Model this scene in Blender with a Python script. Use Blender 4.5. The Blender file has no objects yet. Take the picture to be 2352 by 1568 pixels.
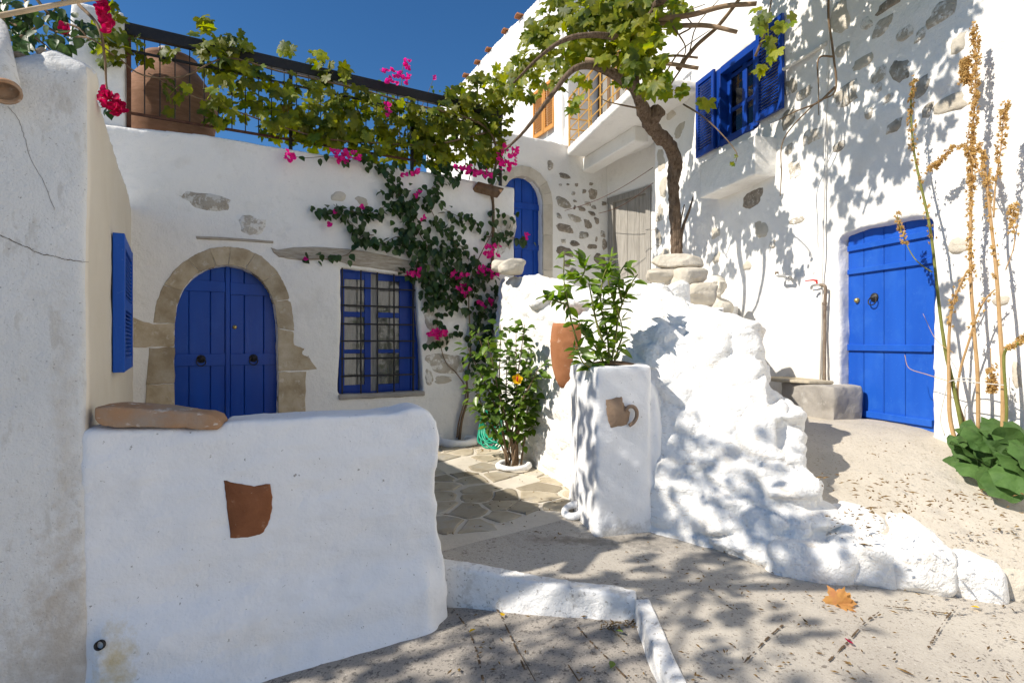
import bpy, bmesh, math, random
import numpy as np
from mathutils import Vector, Matrix
from mathutils.bvhtree import BVHTree

random.seed(11)
SC = bpy.context.scene
COL = SC.collection

# ------------------------------------------------------------------ camera
F, CX, CY, EYE = 1280.0, 1176.0, 784.0, 1.55      # focal length / centre of a 2352 px wide frame
cam_d = bpy.data.cameras.new("camera")
cam_d.sensor_width = 36.0
cam_d.lens = 36.0 * F / 2352.0
cam_d.clip_end = 500
cam_d.clip_start = 0.05
cam = bpy.data.objects.new("camera", cam_d)
cam.location = (0, 0, EYE)
cam.rotation_euler = (math.radians(90), 0, 0)
COL.objects.link(cam)
SC.camera = cam

# ------------------------------------------------------------------ light
SUN_AZ = Vector((-0.92, -0.39)).normalized()       # horizontal direction towards the sun
SUN_EL = math.radians(42)
to_sun = Vector((SUN_AZ.x * math.cos(SUN_EL), SUN_AZ.y * math.cos(SUN_EL), math.sin(SUN_EL)))
world = bpy.data.worlds.new("World")
SC.world = world
world.use_nodes = True
wn = world.node_tree
sky = wn.nodes.new("ShaderNodeTexSky")
sky.sky_type = 'NISHITA'
sky.sun_disc = False
sky.sun_elevation = SUN_EL
sky.sun_rotation = math.atan2(SUN_AZ.x, SUN_AZ.y)
sky.altitude = 1200
sky.air_density = 1.0
sky.dust_density = 0.0
sky.ozone_density = 4.5
bg = wn.nodes["Background"]
bg.inputs[1].default_value = 0.052
hsv = wn.nodes.new("ShaderNodeHueSaturation")
hsv.inputs["Saturation"].default_value = 1.2
wn.links.new(sky.outputs[0], hsv.inputs["Color"])
wn.links.new(hsv.outputs[0], bg.inputs[0])
sun_d = bpy.data.lights.new("sun", 'SUN')
sun_d.energy = 2.75
sun_d.angle = math.radians(0.53)
sun_d.color = (1.0, 0.935, 0.83)
sun = bpy.data.objects.new("sun", sun_d)
sun.rotation_euler = to_sun.to_track_quat('Z', 'Y').to_euler()
COL.objects.link(sun)
SC.view_settings.view_transform = 'Standard'
SC.view_settings.look = 'None'
SC.view_settings.gamma = 1
SC.view_settings.use_curve_mapping = False
SC.view_settings.exposure = 1.3
SC.cycles.diffuse_bounces = 7

# ------------------------------------------------------------------ helpers: noise
def _hash(ix, iy, iz, seed):
    h = (ix * 374761393 + iy * 668265263 + iz * 2147483647 + seed * 1274126177) & 0xFFFFFFFF
    h = ((h ^ (h >> 13)) * 1103515245) & 0xFFFFFFFF
    h = ((h ^ (h >> 16)) * 2654435761) & 0xFFFFFFFF
    return ((h ^ (h >> 15)) & 0xFFFF) / 32767.5 - 1.0

def vnoise(p, seed=0):
    p = np.asarray(p, dtype=np.float64)
    f = np.floor(p)
    i = f.astype(np.int64) + 10000
    t = p - f
    t = t * t * (3 - 2 * t)
    r = 0
    for dx in (0, 1):
        wx = t[:, 0] if dx else 1 - t[:, 0]
        for dy in (0, 1):
            wy = t[:, 1] if dy else 1 - t[:, 1]
            for dz in (0, 1):
                wz = t[:, 2] if dz else 1 - t[:, 2]
                r = r + wx * wy * wz * _hash(i[:, 0] + dx, i[:, 1] + dy, i[:, 2] + dz, seed)
    return r

def fbm(p, octs=3, seed=0, gain=0.5):
    a, s, r = 1.0, 1.0, 0
    for o in range(octs):
        r = r + a * vnoise(np.asarray(p) * s, seed + o * 17)
        a *= gain
        s *= 2.03
    return r

def worley(p, seed=0):
    """distance to the nearest and second nearest scattered site, and a random number for the nearest"""
    p = np.asarray(p); i0 = np.floor(p).astype(np.int64) + 10000
    f1 = np.full(len(p), 9.0); f2 = f1.copy(); idr = np.zeros(len(p))
    for dx in (-1, 0, 1):
        for dy in (-1, 0, 1):
            for dz in (-1, 0, 1):
                c = i0 + np.array([dx, dy, dz])
                h = [_hash(c[:, 0], c[:, 1], c[:, 2], seed + k) for k in range(4)]
                s = c - 10000 + 0.5 + 0.45 * np.stack(h[:3], 1)
                d = np.sqrt(((p - s) ** 2).sum(1))
                near = d < f1
                f2 = np.where(near, f1, np.minimum(f2, d)); idr = np.where(near, h[3], idr); f1 = np.where(near, d, f1)
    return f1, f2, idr

# ------------------------------------------------------------------ helpers: placing
def ray(px, py):
    return Vector(((px - CX) / F, 1.0, -(py - CY) / F))

def at(px, py, Y):
    d = ray(px, py)
    return Vector((d.x * Y, Y, EYE + d.z * Y))

def proj(p):
    if p[1] < 0.05:
        return (-9999, -9999)
    return (CX + F * p[0] / p[1], CY - F * (p[2] - EYE) / p[1])

class Plane:
    """A vertical wall plane: u runs along d, z is height, n looks towards the street."""
    def __init__(s, x, y, dx, dy):
        l = math.hypot(dx, dy)
        s.p0 = Vector((x, y, 0)); s.d = Vector((dx / l, dy / l, 0)); s.n = Vector((dy / l, -dx / l, 0))
    def at(s, px, py, off=0.0):
        r = ray(px, py); o = Vector((0, 0, EYE)); q = s.p0 + s.n * off
        k = (q - o).dot(s.n) / r.dot(s.n)
        return o + r * k
    def uz(s, px, py, off=0.0):
        p = s.at(px, py, off)
        return ((p - s.p0).dot(s.d), p.z)
    def u(s, px, off=0.0):
        return s.uz(px, 784, off)[0]
    def pt(s, u, z, off=0.0):
        return s.p0 + s.d * u + s.n * off + Vector((0, 0, z))
    def px_of(s, u, off=0.0):
        return proj(s.pt(u, EYE, off))[0]

BACK = Plane(-0.643, 7.1, 0.8704, 0.4923)
LOW = Plane(-1.98, 2.62, 0.929, 0.370)
RIGHT = Plane(3.474, 5.6, 0.2468, -0.969)
STONE = Plane(1.111, 11.2, 0.8704, 0.4923)
GRAY = Plane(2.0, 11.7, 0.557, -0.83)
SIDE = Plane(-1.99, 2.62, -0.523, 0.852)
LEFT = Plane(-1.99, 2.62, 0.852, 0.523)
UPPER = Plane(1.124, 11.32, 0.454, -0.891)
BALC = Plane(1.111, 11.2, 0.2468, -0.969)

# ------------------------------------------------------------------ helpers: objects
LOC = {}
def thing(name, label, cat, loc, group=None, kind=None):
    o = bpy.data.objects.new(name, None)
    o.location = loc
    o.empty_display_size = 0.1
    COL.objects.link(o)
    LOC[o.name] = Vector(loc)
    tag(o, label, cat, group, kind)
    return o

def tag(o, label=None, cat=None, group=None, kind=None):
    if label: o["label"] = label
    if cat: o["category"] = cat
    if group: o["group"] = group
    if kind: o["kind"] = kind
    return o

def adopt(o, parent):
    o.parent = parent
    if parent.name in LOC:
        o.matrix_parent_inverse = Matrix.Translation(-LOC[parent.name])

def place(name, me, mat=None, parent=None, kind=None, label=None, origin=None, smooth=None):
    """Link a mesh whose vertices are in world coordinates."""
    if mat is not None and not me.materials:
        me.materials.append(mat)
    if smooth is not None and len(me.polygons):
        me.polygons.foreach_set("use_smooth", [bool(smooth)] * len(me.polygons))
    o = bpy.data.objects.new(name, me)
    COL.objects.link(o)
    if origin is not None:
        me.transform(Matrix.Translation(-Vector(origin)))
        o.location = origin
    if parent is not None:
        adopt(o, parent)
    if kind: o["kind"] = kind
    if label: o["label"] = label
    return o

class MB:
    """Collects simple solids and links them as ONE mesh object."""
    def __init__(s):
        s.v = []; s.f = []
    def add(s, vs, fs):
        b = len(s.v)
        s.v += [tuple(x) for x in vs]
        s.f += [tuple(i + b for i in f) for f in fs]
        return s
    def box8(s, c):
        return s.add(c, [(0, 1, 2, 3), (7, 6, 5, 4), (0, 4, 5, 1), (1, 5, 6, 2), (2, 6, 7, 3), (3, 7, 4, 0)])
    def box(s, c, ax, ay, az):
        """centre and three half-axis vectors"""
        c, ax, ay, az = Vector(c), Vector(ax), Vector(ay), Vector(az)
        return s.box8([c - ax - ay - az, c + ax - ay - az, c + ax + ay - az, c - ax + ay - az,
                       c - ax - ay + az, c + ax - ay + az, c + ax + ay + az, c - ax + ay + az])
    def pbox(s, pl, u0, u1, z0, z1, o0, o1):
        return s.prism([pl.pt(u0, z0, o1), pl.pt(u1, z0, o1), pl.pt(u1, z1, o1), pl.pt(u0, z1, o1)], pl.n * (o0 - o1))
    def prism(s, poly, vec):
        n = len(poly); vec = Vector(vec)
        vs = [Vector(p) for p in poly] + [Vector(p) + vec for p in poly]
        fs = [tuple(range(n)), tuple(range(2 * n - 1, n - 1, -1))]
        for i in range(n):
            j = (i + 1) % n
            fs.append((i, i + n, j + n, j))
        return s.add(vs, fs)
    def tube(s, pts, rad, n=8, rough=0.0, seed=0, cap=True):
        pts = [Vector(p) for p in pts]
        m = len(pts)
        if not hasattr(rad, '__len__'):
            rad = [rad] * m
        t0 = (pts[1] - pts[0]).normalized()
        a = t0.orthogonal().normalized()
        vs = []
        rr = random.Random(seed)
        ridge = [1 + rough * rr.uniform(-1, 1) for _ in range(n)]
        for i in range(m):
            t = (pts[min(i + 1, m - 1)] - pts[max(i - 1, 0)])
            t = t.normalized() if t.length > 1e-9 else t0
            a = (a - t * a.dot(t))
            a = a.normalized() if a.length > 1e-6 else t.orthogonal().normalized()
            b = t.cross(a)
            for k in range(n):
                th = 2 * math.pi * k / n
                r = rad[i] * ridge[k] * (1 + rough * 0.6 * rr.uniform(-1, 1))
                vs.append(pts[i] + (a * math.cos(th) + b * math.sin(th)) * r)
        fs = []
        for i in range(m - 1):
            for k in range(n):
                k2 = (k + 1) % n
                fs.append((i * n + k, i * n + k2, (i + 1) * n + k2, (i + 1) * n + k))
        if cap:
            fs.append(tuple(reversed(range(n))))
            fs.append(tuple((m - 1) * n + k for k in range(n)))
        return s.add(vs, fs)
    def lathe(s, prof, c, n=24, axis=Vector((0, 0, 1)), a0=0.0, a1=2 * math.pi):
        """profile [(radius, height)] turned about an axis through c"""
        c = Vector(c); axis = Vector(axis).normalized()
        a = axis.orthogonal().normalized(); b = axis.cross(a)
        vs = []; m = len(prof)
        for r, h in prof:
            for k in range(n):
                th = a0 + (a1 - a0) * k / n
                vs.append(c + axis * h + (a * math.cos(th) + b * math.sin(th)) * max(r, 1e-4))
        fs = []
        for i in range(m - 1):
            for k in range(n):
                k2 = (k + 1) % n
                fs.append((i * n + k, i * n + k2, (i + 1) * n + k2, (i + 1) * n + k))
        fs.append(tuple(reversed(range(n)))); fs.append(tuple((m - 1) * n + k for k in range(n)))
        return s.add(vs, fs)
    def ring(s, c, R, r, nrm, n=20, k=6, a0=0, a1=2 * math.pi, up=None):
        c = Vector(c); nrm = Vector(nrm).normalized()
        a = (Vector(up) if up else nrm.orthogonal()).normalized(); b = nrm.cross(a)
        pts = [c + (a * math.cos(a0 + (a1 - a0) * i / n) + b * math.sin(a0 + (a1 - a0) * i / n)) * R for i in range(n + 1)]
        return s.tube(pts, r, k)
    def ball(s, c, rx, ry=None, rz=None, sub=2, rough=0.0, seed=0, rot=None):
        ry = rx if ry is None else ry; rz = rx if rz is None else rz
        vs, fs = ICO[sub]
        v = np.array(vs)
        if rough:
            v = v * (1 + rough * fbm(v * 1.7 + seed * 3.7, 2, seed))[:, None]
        v = v * np.array([rx, ry, rz])
        if rot is not None:
            v = v @ np.array(rot.to_3x3()).T
        return s.add((v + np.array(c)).tolist(), fs)
    def mesh(s, name='m'):
        me = bpy.data.meshes.new(name)
        me.from_pydata(s.v, [], s.f)
        me.update()
        return me
    def build(s, name, mat, parent=None, bevel=0.0, smooth=False, **kw):
        me = s.mesh(name)
        bm = bmesh.new(); bm.from_mesh(me)
        bmesh.ops.recalc_face_normals(bm, faces=bm.faces)
        if bevel:
            bmesh.ops.bevel(bm, geom=bm.edges[:], offset=bevel, segments=1, affect='EDGES', clamp_overlap=True)
        bm.to_mesh(me); bm.free()
        return place(name, me, mat, parent, smooth=smooth, **kw)

ICO = {}
for _s in (1, 2, 3):
    _bm = bmesh.new()
    bmesh.ops.create_icosphere(_bm, subdivisions=_s, radius=1.0)
    _bm.verts.index_update()
    ICO[_s] = ([tuple(v.co) for v in _bm.verts], [tuple(v.index for v in f.verts) for f in _bm.faces])
    _bm.free()

def cr(pts, k=6):
    """Catmull-Rom through points"""
    pts = [Vector(p) for p in pts]
    if len(pts) < 3:
        return pts
    q = [pts[0] * 2 - pts[1]] + pts + [pts[-1] * 2 - pts[-2]]
    out = []
    for i in range(1, len(q) - 2):
        p0, p1, p2, p3 = q[i - 1], q[i], q[i + 1], q[i + 2]
        for j in range(k):
            t = j / k
            out.append(0.5 * ((2 * p1) + (p2 - p0) * t + (2 * p0 - 5 * p1 + 4 * p2 - p3) * t * t + (3 * p1 - p0 - 3 * p2 + p3) * t ** 3))
    out.append(pts[-1])
    return out

def lerp_list(vals, n):
    x = np.linspace(0, len(vals) - 1, n)
    return list(np.interp(x, range(len(vals)), vals))

def get_co(me):
    a = np.empty(len(me.vertices) * 3); me.vertices.foreach_get("co", a)
    return a.reshape(-1, 3)

def set_co(me, co):
    me.vertices.foreach_set("co", np.ascontiguousarray(co).ravel()); me.update()

def get_no(me):
    a = np.empty(len(me.vertices) * 3); me.vertex_normals.foreach_get("vector", a)
    return a.reshape(-1, 3)

def remesh(me, voxel=0.03, smooth=3, disp=None):
    """Fuse, round and roughen solids: hand-plastered masonry."""
    o = bpy.data.objects.new("tmp", me)
    COL.objects.link(o)
    m = o.modifiers.new("r", 'REMESH'); m.mode = 'VOXEL'; m.voxel_size = voxel
    if smooth:
        q = o.modifiers.new("s", 'SMOOTH'); q.factor = 0.5; q.iterations = smooth
    dg = bpy.context.evaluated_depsgraph_get()
    out = bpy.data.meshes.new_from_object(o.evaluated_get(dg))
    bpy.data.objects.remove(o)
    if disp:
        co = get_co(out); no = get_no(out)
        set_co(out, co + no * disp(co)[:, None])
    out.polygons.foreach_set("use_smooth", [True] * len(out.polygons))
    return out

def sheet(pl, outer, holes=(), t=0.35, off=0.0):
    """A slab on a wall plane; outer and holes are lists of (u, z); holes go right through."""
    cu = bpy.data.curves.new("c", 'CURVE')
    cu.dimensions = '2D'; cu.fill_mode = 'BOTH'; cu.extrude = t / 2
    for poly in [outer] + list(holes):
        sp = cu.splines.new('POLY'); sp.points.add(len(poly) - 1)
        for i, (u, z) in enumerate(poly):
            sp.points[i].co = (u, z, 0, 1)
        sp.use_cyclic_u = True
    o = bpy.data.objects.new("tmp", cu); COL.objects.link(o)
    dg = bpy.context.evaluated_depsgraph_get()
    me = bpy.data.meshes.new_from_object(o.evaluated_get(dg))
    bpy.data.objects.remove(o)
    bm = bmesh.new(); bm.from_mesh(me)
    bmesh.ops.remove_doubles(bm, verts=bm.verts, dist=1e-5)
    bm.to_mesh(me); bm.free()
    M4 = Matrix(((pl.d.x, 0, pl.n.x, 0), (pl.d.y, 0, pl.n.y, 0), (0, 1, 0, 0), (0, 0, 0, 1)))
    me.transform(M4)
    me.transform(Matrix.Translation(pl.p0 + pl.n * (off - t / 2)))
    return me

def join_into(me, mb):
    """append MB solids to a mesh"""
    co = get_co(me).tolist()
    fs = [tuple(p.vertices) for p in me.polygons]
    b = len(co)
    me2 = bpy.data.meshes.new("j")
    me2.from_pydata(co + mb.v, [], fs + [tuple(i + b for i in f) for f in mb.f])
    me2.update()
    return me2

def plaster(amp=0.012, sc=1.6, fine=0.003, seed=0):
    return lambda co: amp * fbm(co * sc, 3, seed) + fine * fbm(co * 14, 2, seed + 5)

BVH = {}
def surface(key, me):
    BVH[key] = BVHTree.FromPolygons([v.co.copy() for v in me.vertices], [tuple(p.vertices) for p in me.polygons])

def on(key, px, py):
    """where the line of sight meets a built surface: (point, normal)"""
    d = ray(px, py).normalized()
    h = BVH[key].ray_cast(Vector((0, 0, EYE)), d)
    return h[0], h[1]

def jitter_poly(pts, n=3, amp=0.006, rnd=random):
    """subdivide a closed list of (u, z) and shake it"""
    out = []
    for i in range(len(pts)):
        a, b = pts[i], pts[(i + 1) % len(pts)]
        for k in range(n):
            t = k / n
            out.append((a[0] + (b[0] - a[0]) * t + rnd.uniform(-amp, amp), a[1] + (b[1] - a[1]) * t + rnd.uniform(-amp, amp)))
    return out

def slab_part(name, pl, poly, off, depth, mat, parent, n=3, amp=0.006, bevel=0.006, label=None):
    """a flat stone or board set in a wall: polygon of (u, z), its face at off, its body depth deep"""
    pts = [pl.pt(u, z, off) for u, z in jitter_poly(poly, n, amp)]
    mb = MB().prism(pts, -pl.n * depth)
    me = mb.mesh(name)
    bm = bmesh.new(); bm.from_mesh(me)
    bmesh.ops.recalc_face_normals(bm, faces=bm.faces)
    if bevel:
        fr = [e for e in bm.edges if all(abs((v.co - pl.p0).dot(pl.n) - off) < 1e-4 for v in e.verts)]
        bmesh.ops.bevel(bm, geom=fr, offset=bevel, segments=1, affect='EDGES', clamp_overlap=True)
    bmesh.ops.triangulate(bm, faces=[f for f in bm.faces if len(f.verts) > 4])
    bm.to_mesh(me); bm.free()
    return place(name, me, mat, parent, label=label)

def stone_in_wall(pl, cx, cy, w, h, mat, parent, proud=0.012, off=0.0, seed=0, key=None):
    """an irregular stone showing through plaster, its edges lapped by it; centre and size in frame units"""
    rr = random.Random(seed + int(cx * 7 + cy))
    if key:
        q = on(key, cx, cy)[0]
        if q: off = (q - pl.p0).dot(pl.n)
        if abs(off) > 0.08: off = 0.0
    u, z = pl.uz(cx, cy, off)
    hu = abs(pl.uz(cx + w / 2, cy, off)[0] - pl.uz(cx - w / 2, cy, off)[0]) / 2
    hz = abs(pl.uz(cx, cy + h / 2, off)[1] - pl.uz(cx, cy - h / 2, off)[1]) / 2
    n = 16; ex = rr.uniform(2.2, 4.5); ring = []
    ph, ph2, sk = rr.uniform(0, 6.28), rr.uniform(0, 6.28), rr.uniform(-.25, .25)
    for k in range(n):
        th = 2 * math.pi * k / n
        c, s_ = math.cos(th), math.sin(th)
        r = (abs(c) ** ex + abs(s_) ** ex) ** (-1 / ex) * rr.uniform(0.86, 1.06) * (1 + 0.10 * math.sin(2 * th + ph) + 0.08 * math.sin(3 * th + ph2))
        ring.append((c * r + sk * s_ * r, s_ * r))
    vs = []
    for (sc, o) in ((1.10, -0.05), (1.06, -0.010), (0.96, 0.001), (0.80, proud * 0.7), (0.42, proud)):
        for (a, b) in ring:
            vs.append(pl.pt(u + a * hu * sc, z + b * hz * sc, off + o + rr.uniform(-0.45, 0.45) * proud * (sc < 1.05)))
    vs.append(pl.pt(u, z, off + proud * rr.uniform(0.5, 1.2)))
    fs = []
    for i in range(4):
        for k in range(n):
            k2 = (k + 1) % n
            fs.append((i * n + k, i * n + k2, (i + 1) * n + k2, (i + 1) * n + k))
    for k in range(n):
        fs.append((4 * n + k, 4 * n + (k + 1) % n, 5 * n))
    return MB().add(vs, fs).build("stone", mat, parent, smooth=True)

def boulder(c, rx, ry, rz, seed, rough=0.22, voxel=None, rotz=0.0, cut=0.35):
    """an angular rock: a ball with flattened sides and broken surface"""
    vs, fs = ICO[3]
    v = np.array(vs)
    rr = np.random.RandomState(seed)
    for _ in range(9):
        d = rr.normal(size=3); d /= np.linalg.norm(d)
        lim = rr.uniform(1 - cut, 0.95)
        k = v @ d
        v = v - np.outer(np.maximum(k - lim, 0) * 0.85, d)
    v = v * (1 + rough * 0.4 * fbm(v * 1.6 + seed, 3, seed))[:, None]
    v = v * np.array([rx, ry, rz])
    c_, s_ = math.cos(rotz), math.sin(rotz)
    v = v @ np.array([[c_, s_, 0], [-s_, c_, 0], [0, 0, 1]])
    return MB().add((v + np.array(c)).tolist(), fs)

# ------------------------------------------------------------------ materials
def mk(name, cols, scale=2.5, rough=0.85, bump=0.25, bscale=(14, 70), spec=0.25, layers=(), stretch=(1, 1, 1), rnd=0.0,
       coat=0.0, spots=(), transl=0.0, metal=0.0, bdist=0.01, detail=6, rough_var=0.0):
    """cols: two or more linear colours along a noise ramp.  layers: (scale, from, to, colour, amount, stretch)"""
    m = bpy.data.materials.new(name); m.use_nodes = True
    nt = m.node_tree; N = nt.nodes; L = nt.links
    bs = N["Principled BSDF"]; out = N["Material Output"]
    geo = N.new("ShaderNodeNewGeometry")
    def mapped(st):
        mp = N.new("ShaderNodeMapping"); mp.inputs["Scale"].default_value = st
        L.new(geo.outputs["Position"], mp.inputs["Vector"]); return mp.outputs[0]
    def noise_(sc, st=(1, 1, 1), det=detail, rgh=0.6):
        n = N.new("ShaderNodeTexNoise"); n.inputs["Scale"].default_value = sc; n.inputs["Detail"].default_value = det
        n.inputs["Roughness"].default_value = rgh
        L.new(mapped(st), n.inputs["Vector"]); return n.outputs["Fac"]
    nz = noise_(scale, stretch)
    rp = N.new("ShaderNodeValToRGB"); L.new(nz, rp.inputs[0])
    el = rp.color_ramp.elements
    while len(el) < len(cols): el.new(0.5)
    for i, c in enumerate(cols):
        el[i].position = 0.3 + 0.4 * i / max(1, len(cols) - 1); el[i].color = (*c, 1)
    col = rp.outputs[0]
    for ly in layers:
        sc, a, b, c, amt = ly[:5]
        st = ly[5] if len(ly) > 5 else (1, 1, 1)
        f = noise_(sc, st, 5, 0.65)
        mr = N.new("ShaderNodeMapRange"); mr.inputs["From Min"].default_value = a; mr.inputs["From Max"].default_value = b
        mr.inputs["To Max"].default_value = amt; L.new(f, mr.inputs["Value"])
        mx = N.new("ShaderNodeMix"); mx.data_type = 'RGBA'
        L.new(mr.outputs[0], mx.inputs["Factor"]); L.new(col, mx.inputs["A"]); mx.inputs["B"].default_value = (*c, 1)
        col = mx.outputs["Result"]
    for (cc, rr_, c, amt) in spots:      # a stain with a place of its own, broken up by noise
        mp = N.new("ShaderNodeMapping"); mp.vector_type = 'POINT'
        mp.inputs["Scale"].default_value = [1 / q for q in rr_]; mp.inputs["Location"].default_value = [-p / q for p, q in zip(cc, rr_)]
        L.new(geo.outputs["Position"], mp.inputs["Vector"])
        ln = N.new("ShaderNodeVectorMath"); ln.operation = 'LENGTH'; L.new(mp.outputs[0], ln.inputs[0])
        f = noise_(14, (1, 1, 1), 6, 0.7)
        ad = N.new("ShaderNodeMath"); ad.operation = 'MULTIPLY_ADD'; ad.inputs[1].default_value = 2.4; L.new(f, ad.inputs[0]); L.new(ln.outputs["Value"], ad.inputs[2])
        mr = N.new("ShaderNodeMapRange"); mr.inputs["From Min"].default_value = 2.15; mr.inputs["From Max"].default_value = 1.25; mr.inputs["To Max"].default_value = amt
        L.new(ad.outputs[0], mr.inputs["Value"])
        mx = N.new("ShaderNodeMix"); mx.data_type = 'RGBA'
        L.new(mr.outputs[0], mx.inputs["Factor"]); L.new(col, mx.inputs["A"]); mx.inputs["B"].default_value = (*c, 1); col = mx.outputs["Result"]
    if rnd:
        oi = N.new("ShaderNodeObjectInfo")
        hs = N.new("ShaderNodeHueSaturation")
        r1 = N.new("ShaderNodeMapRange"); r1.inputs["To Min"].default_value = 1 - rnd; r1.inputs["To Max"].default_value = 1 + rnd
        L.new(oi.outputs["Random"], r1.inputs["Value"]); L.new(r1.outputs[0], hs.inputs["Value"])
        L.new(col, hs.inputs["Color"]); col = hs.outputs[0]
    L.new(col, bs.inputs["Base Color"])
    bs.inputs["Roughness"].default_value = rough
    bs.inputs["Specular IOR Level"].default_value = spec
    bs.inputs["Metallic"].default_value = metal
    bs.inputs["Coat Weight"].default_value = coat
    bs.inputs["Coat Roughness"].default_value = 0.12
    if rough_var:
        q = noise_(9, stretch); mr = N.new("ShaderNodeMapRange")
        mr.inputs["To Min"].default_value = rough - rough_var; mr.inputs["To Max"].default_value = rough + rough_var
        L.new(q, mr.inputs["Value"]); L.new(mr.outputs[0], bs.inputs["Roughness"])
    if bump:
        hs_ = None
        for i, b in enumerate(bscale):
            f = noise_(b, stretch, 4)
            mu = N.new("ShaderNodeMath"); mu.operation = 'MULTIPLY'; mu.inputs[1].default_value = 1.0 / (1 + 1.2 * i)
            L.new(f, mu.inputs[0])
            if hs_ is None: hs_ = mu.outputs[0]
            else:
                ad = N.new("ShaderNodeMath"); L.new(hs_, ad.inputs[0]); L.new(mu.outputs[0], ad.inputs[1]); hs_ = ad.outputs[0]
        bp = N.new("ShaderNodeBump"); bp.inputs["Strength"].default_value = bump; bp.inputs["Distance"].default_value = bdist
        L.new(hs_, bp.inputs["Height"]); L.new(bp.outputs[0], bs.inputs["Normal"])
    if transl:
        tr = N.new("ShaderNodeBsdfTranslucent"); ms = N.new("ShaderNodeMixShader")
        hs2 = N.new("ShaderNodeHueSaturation"); hs2.inputs["Value"].default_value = 1.8; hs2.inputs["Saturation"].default_value = 1.1
        L.new(col, hs2.inputs["Color"]); L.new(hs2.outputs[0], tr.inputs["Color"])
        ms.inputs[0].default_value = transl
        L.new(bs.outputs[0], ms.inputs[1]); L.new(tr.outputs[0], ms.inputs[2]); L.new(ms.outputs[0], out.inputs["Surface"])
    return m

WH = (0.82, 0.795, 0.755); WH2 = (0.755, 0.735, 0.70)
m_white = mk("whitewash", [WH2, WH], 1.3, 0.9, 0.55, (16, 75), 0.1,
             [(2.2, 0.56, 0.72, (0.64, 0.61, 0.56), 0.5), (60, 0.655, 0.70, (0.42, 0.39, 0.35), 0.5), (5, 0.60, 0.68, (0.68, 0.66, 0.62), 0.5)], bdist=0.02)
m_white_rock = mk("whitewashed_rock", [(0.77, 0.755, 0.72), (0.83, 0.815, 0.785)], 1.8, 0.9, 0.9, (9, 40), 0.1,
                  [(3.5, 0.54, 0.68, (0.70, 0.63, 0.54), 0.6), (9, 0.60, 0.66, (0.56, 0.48, 0.39), 0.55, (1, 1, 4.5)), (26, 0.62, 0.67, (0.50, 0.42, 0.34), 0.55, (1, 1, 2.2))], bdist=0.03)
m_white_low = mk("whitewash_thick", [(0.76, 0.76, 0.76), (0.82, 0.815, 0.81)], 1.6, 0.9, 0.35, (7, 50), 0.1,
                 [(34, 0.665, 0.69, (0.22, 0.2, 0.17), 0.75), (3.1, 0.54, 0.70, (0.68, 0.675, 0.67), 0.55), (1.3, 0.56, 0.7, (0.74, 0.70, 0.63), 0.5)], bdist=0.03,
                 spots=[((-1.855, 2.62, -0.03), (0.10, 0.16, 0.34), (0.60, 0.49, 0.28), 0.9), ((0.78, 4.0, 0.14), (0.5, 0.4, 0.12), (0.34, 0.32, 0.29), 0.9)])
m_kerb = mk("worn_kerb_whitewash", [(0.70, 0.685, 0.66), (0.80, 0.79, 0.77)], 4, 0.92, 0.6, (14, 60), 0.1,
            [(9, 0.55, 0.63, (0.55, 0.52, 0.47), 0.6), (38, 0.60, 0.64, (0.30, 0.275, 0.25), 0.7), (16, 0.60, 0.65, (0.42, 0.385, 0.34), 0.6)], bdist=0.02)
m_corner = mk("aged_whitewash", [(0.60, 0.60, 0.585), (0.70, 0.70, 0.69)], 1.1, 0.92, 0.5, (22, 95), 0.1,
              [(2.0, 0.54, 0.70, (0.50, 0.46, 0.40), 0.55), (75, 0.635, 0.68, (0.22, 0.205, 0.19), 0.75), (10, 0.58, 0.66, (0.46, 0.43, 0.38), 0.45, (1.5, 1.5, 0.5))], bdist=0.022,
              spots=[((-2.06, 2.56, 0.1), (0.22, 0.22, 0.75), (0.44, 0.37, 0.29), 0.65), ((-2.3, 2.4, -0.1), (0.7, 0.5, 0.45), (0.42, 0.385, 0.34), 0.6), ((-2.06, 2.56, 1.0), (0.06, 0.06, 1.2), (0.5, 0.44, 0.36), 0.45)])
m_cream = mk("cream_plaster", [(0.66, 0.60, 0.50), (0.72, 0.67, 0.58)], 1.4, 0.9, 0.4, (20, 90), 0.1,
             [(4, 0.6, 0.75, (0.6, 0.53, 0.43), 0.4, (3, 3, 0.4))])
BLUE = (0.010, 0.047, 0.30)
m_blue = mk("blue_gloss_paint", [(0.003, 0.040, 0.27), (0.005, 0.060, 0.36)], 5, 0.30, 0.35, (24, 120), 0.28,
            [(55, 0.64, 0.69, (0.06, 0.13, 0.38), 0.4), (3, 0.54, 0.68, (0.015, 0.075, 0.36), 0.5)], stretch=(1, 1, 0.12), coat=0.0, bdist=0.002, rough_var=0.08)
m_blue_matt = mk("blue_paint", [(0.007, 0.068, 0.38), (0.012, 0.092, 0.46)], 4, 0.5, 0.3, (24, 110), 0.25,
                 [(45, 0.645, 0.69, (0.10, 0.20, 0.5), 0.45), (3, 0.52, 0.68, (0.03, 0.13, 0.48), 0.5)], stretch=(1, 1, 0.15), bdist=0.003)
m_blue_dark = mk("deep_blue_paint", [(0.002, 0.030, 0.22), (0.004, 0.046, 0.29)], 4, 0.45, 0.3, (24, 110), 0.25, (), stretch=(1, 1, 0.2), bdist=0.003)
m_sand = mk("sandstone", [(0.30, 0.235, 0.15), (0.42, 0.345, 0.24), (0.50, 0.43, 0.33)], 5.5, 0.95, 0.7, (22, 90), 0.1,
            [(10, 0.6, 0.68, (0.60, 0.55, 0.47), 0.55), (60, 0.68, 0.74, (0.18, 0.13, 0.08), 0.5)], rnd=0.14)
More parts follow.
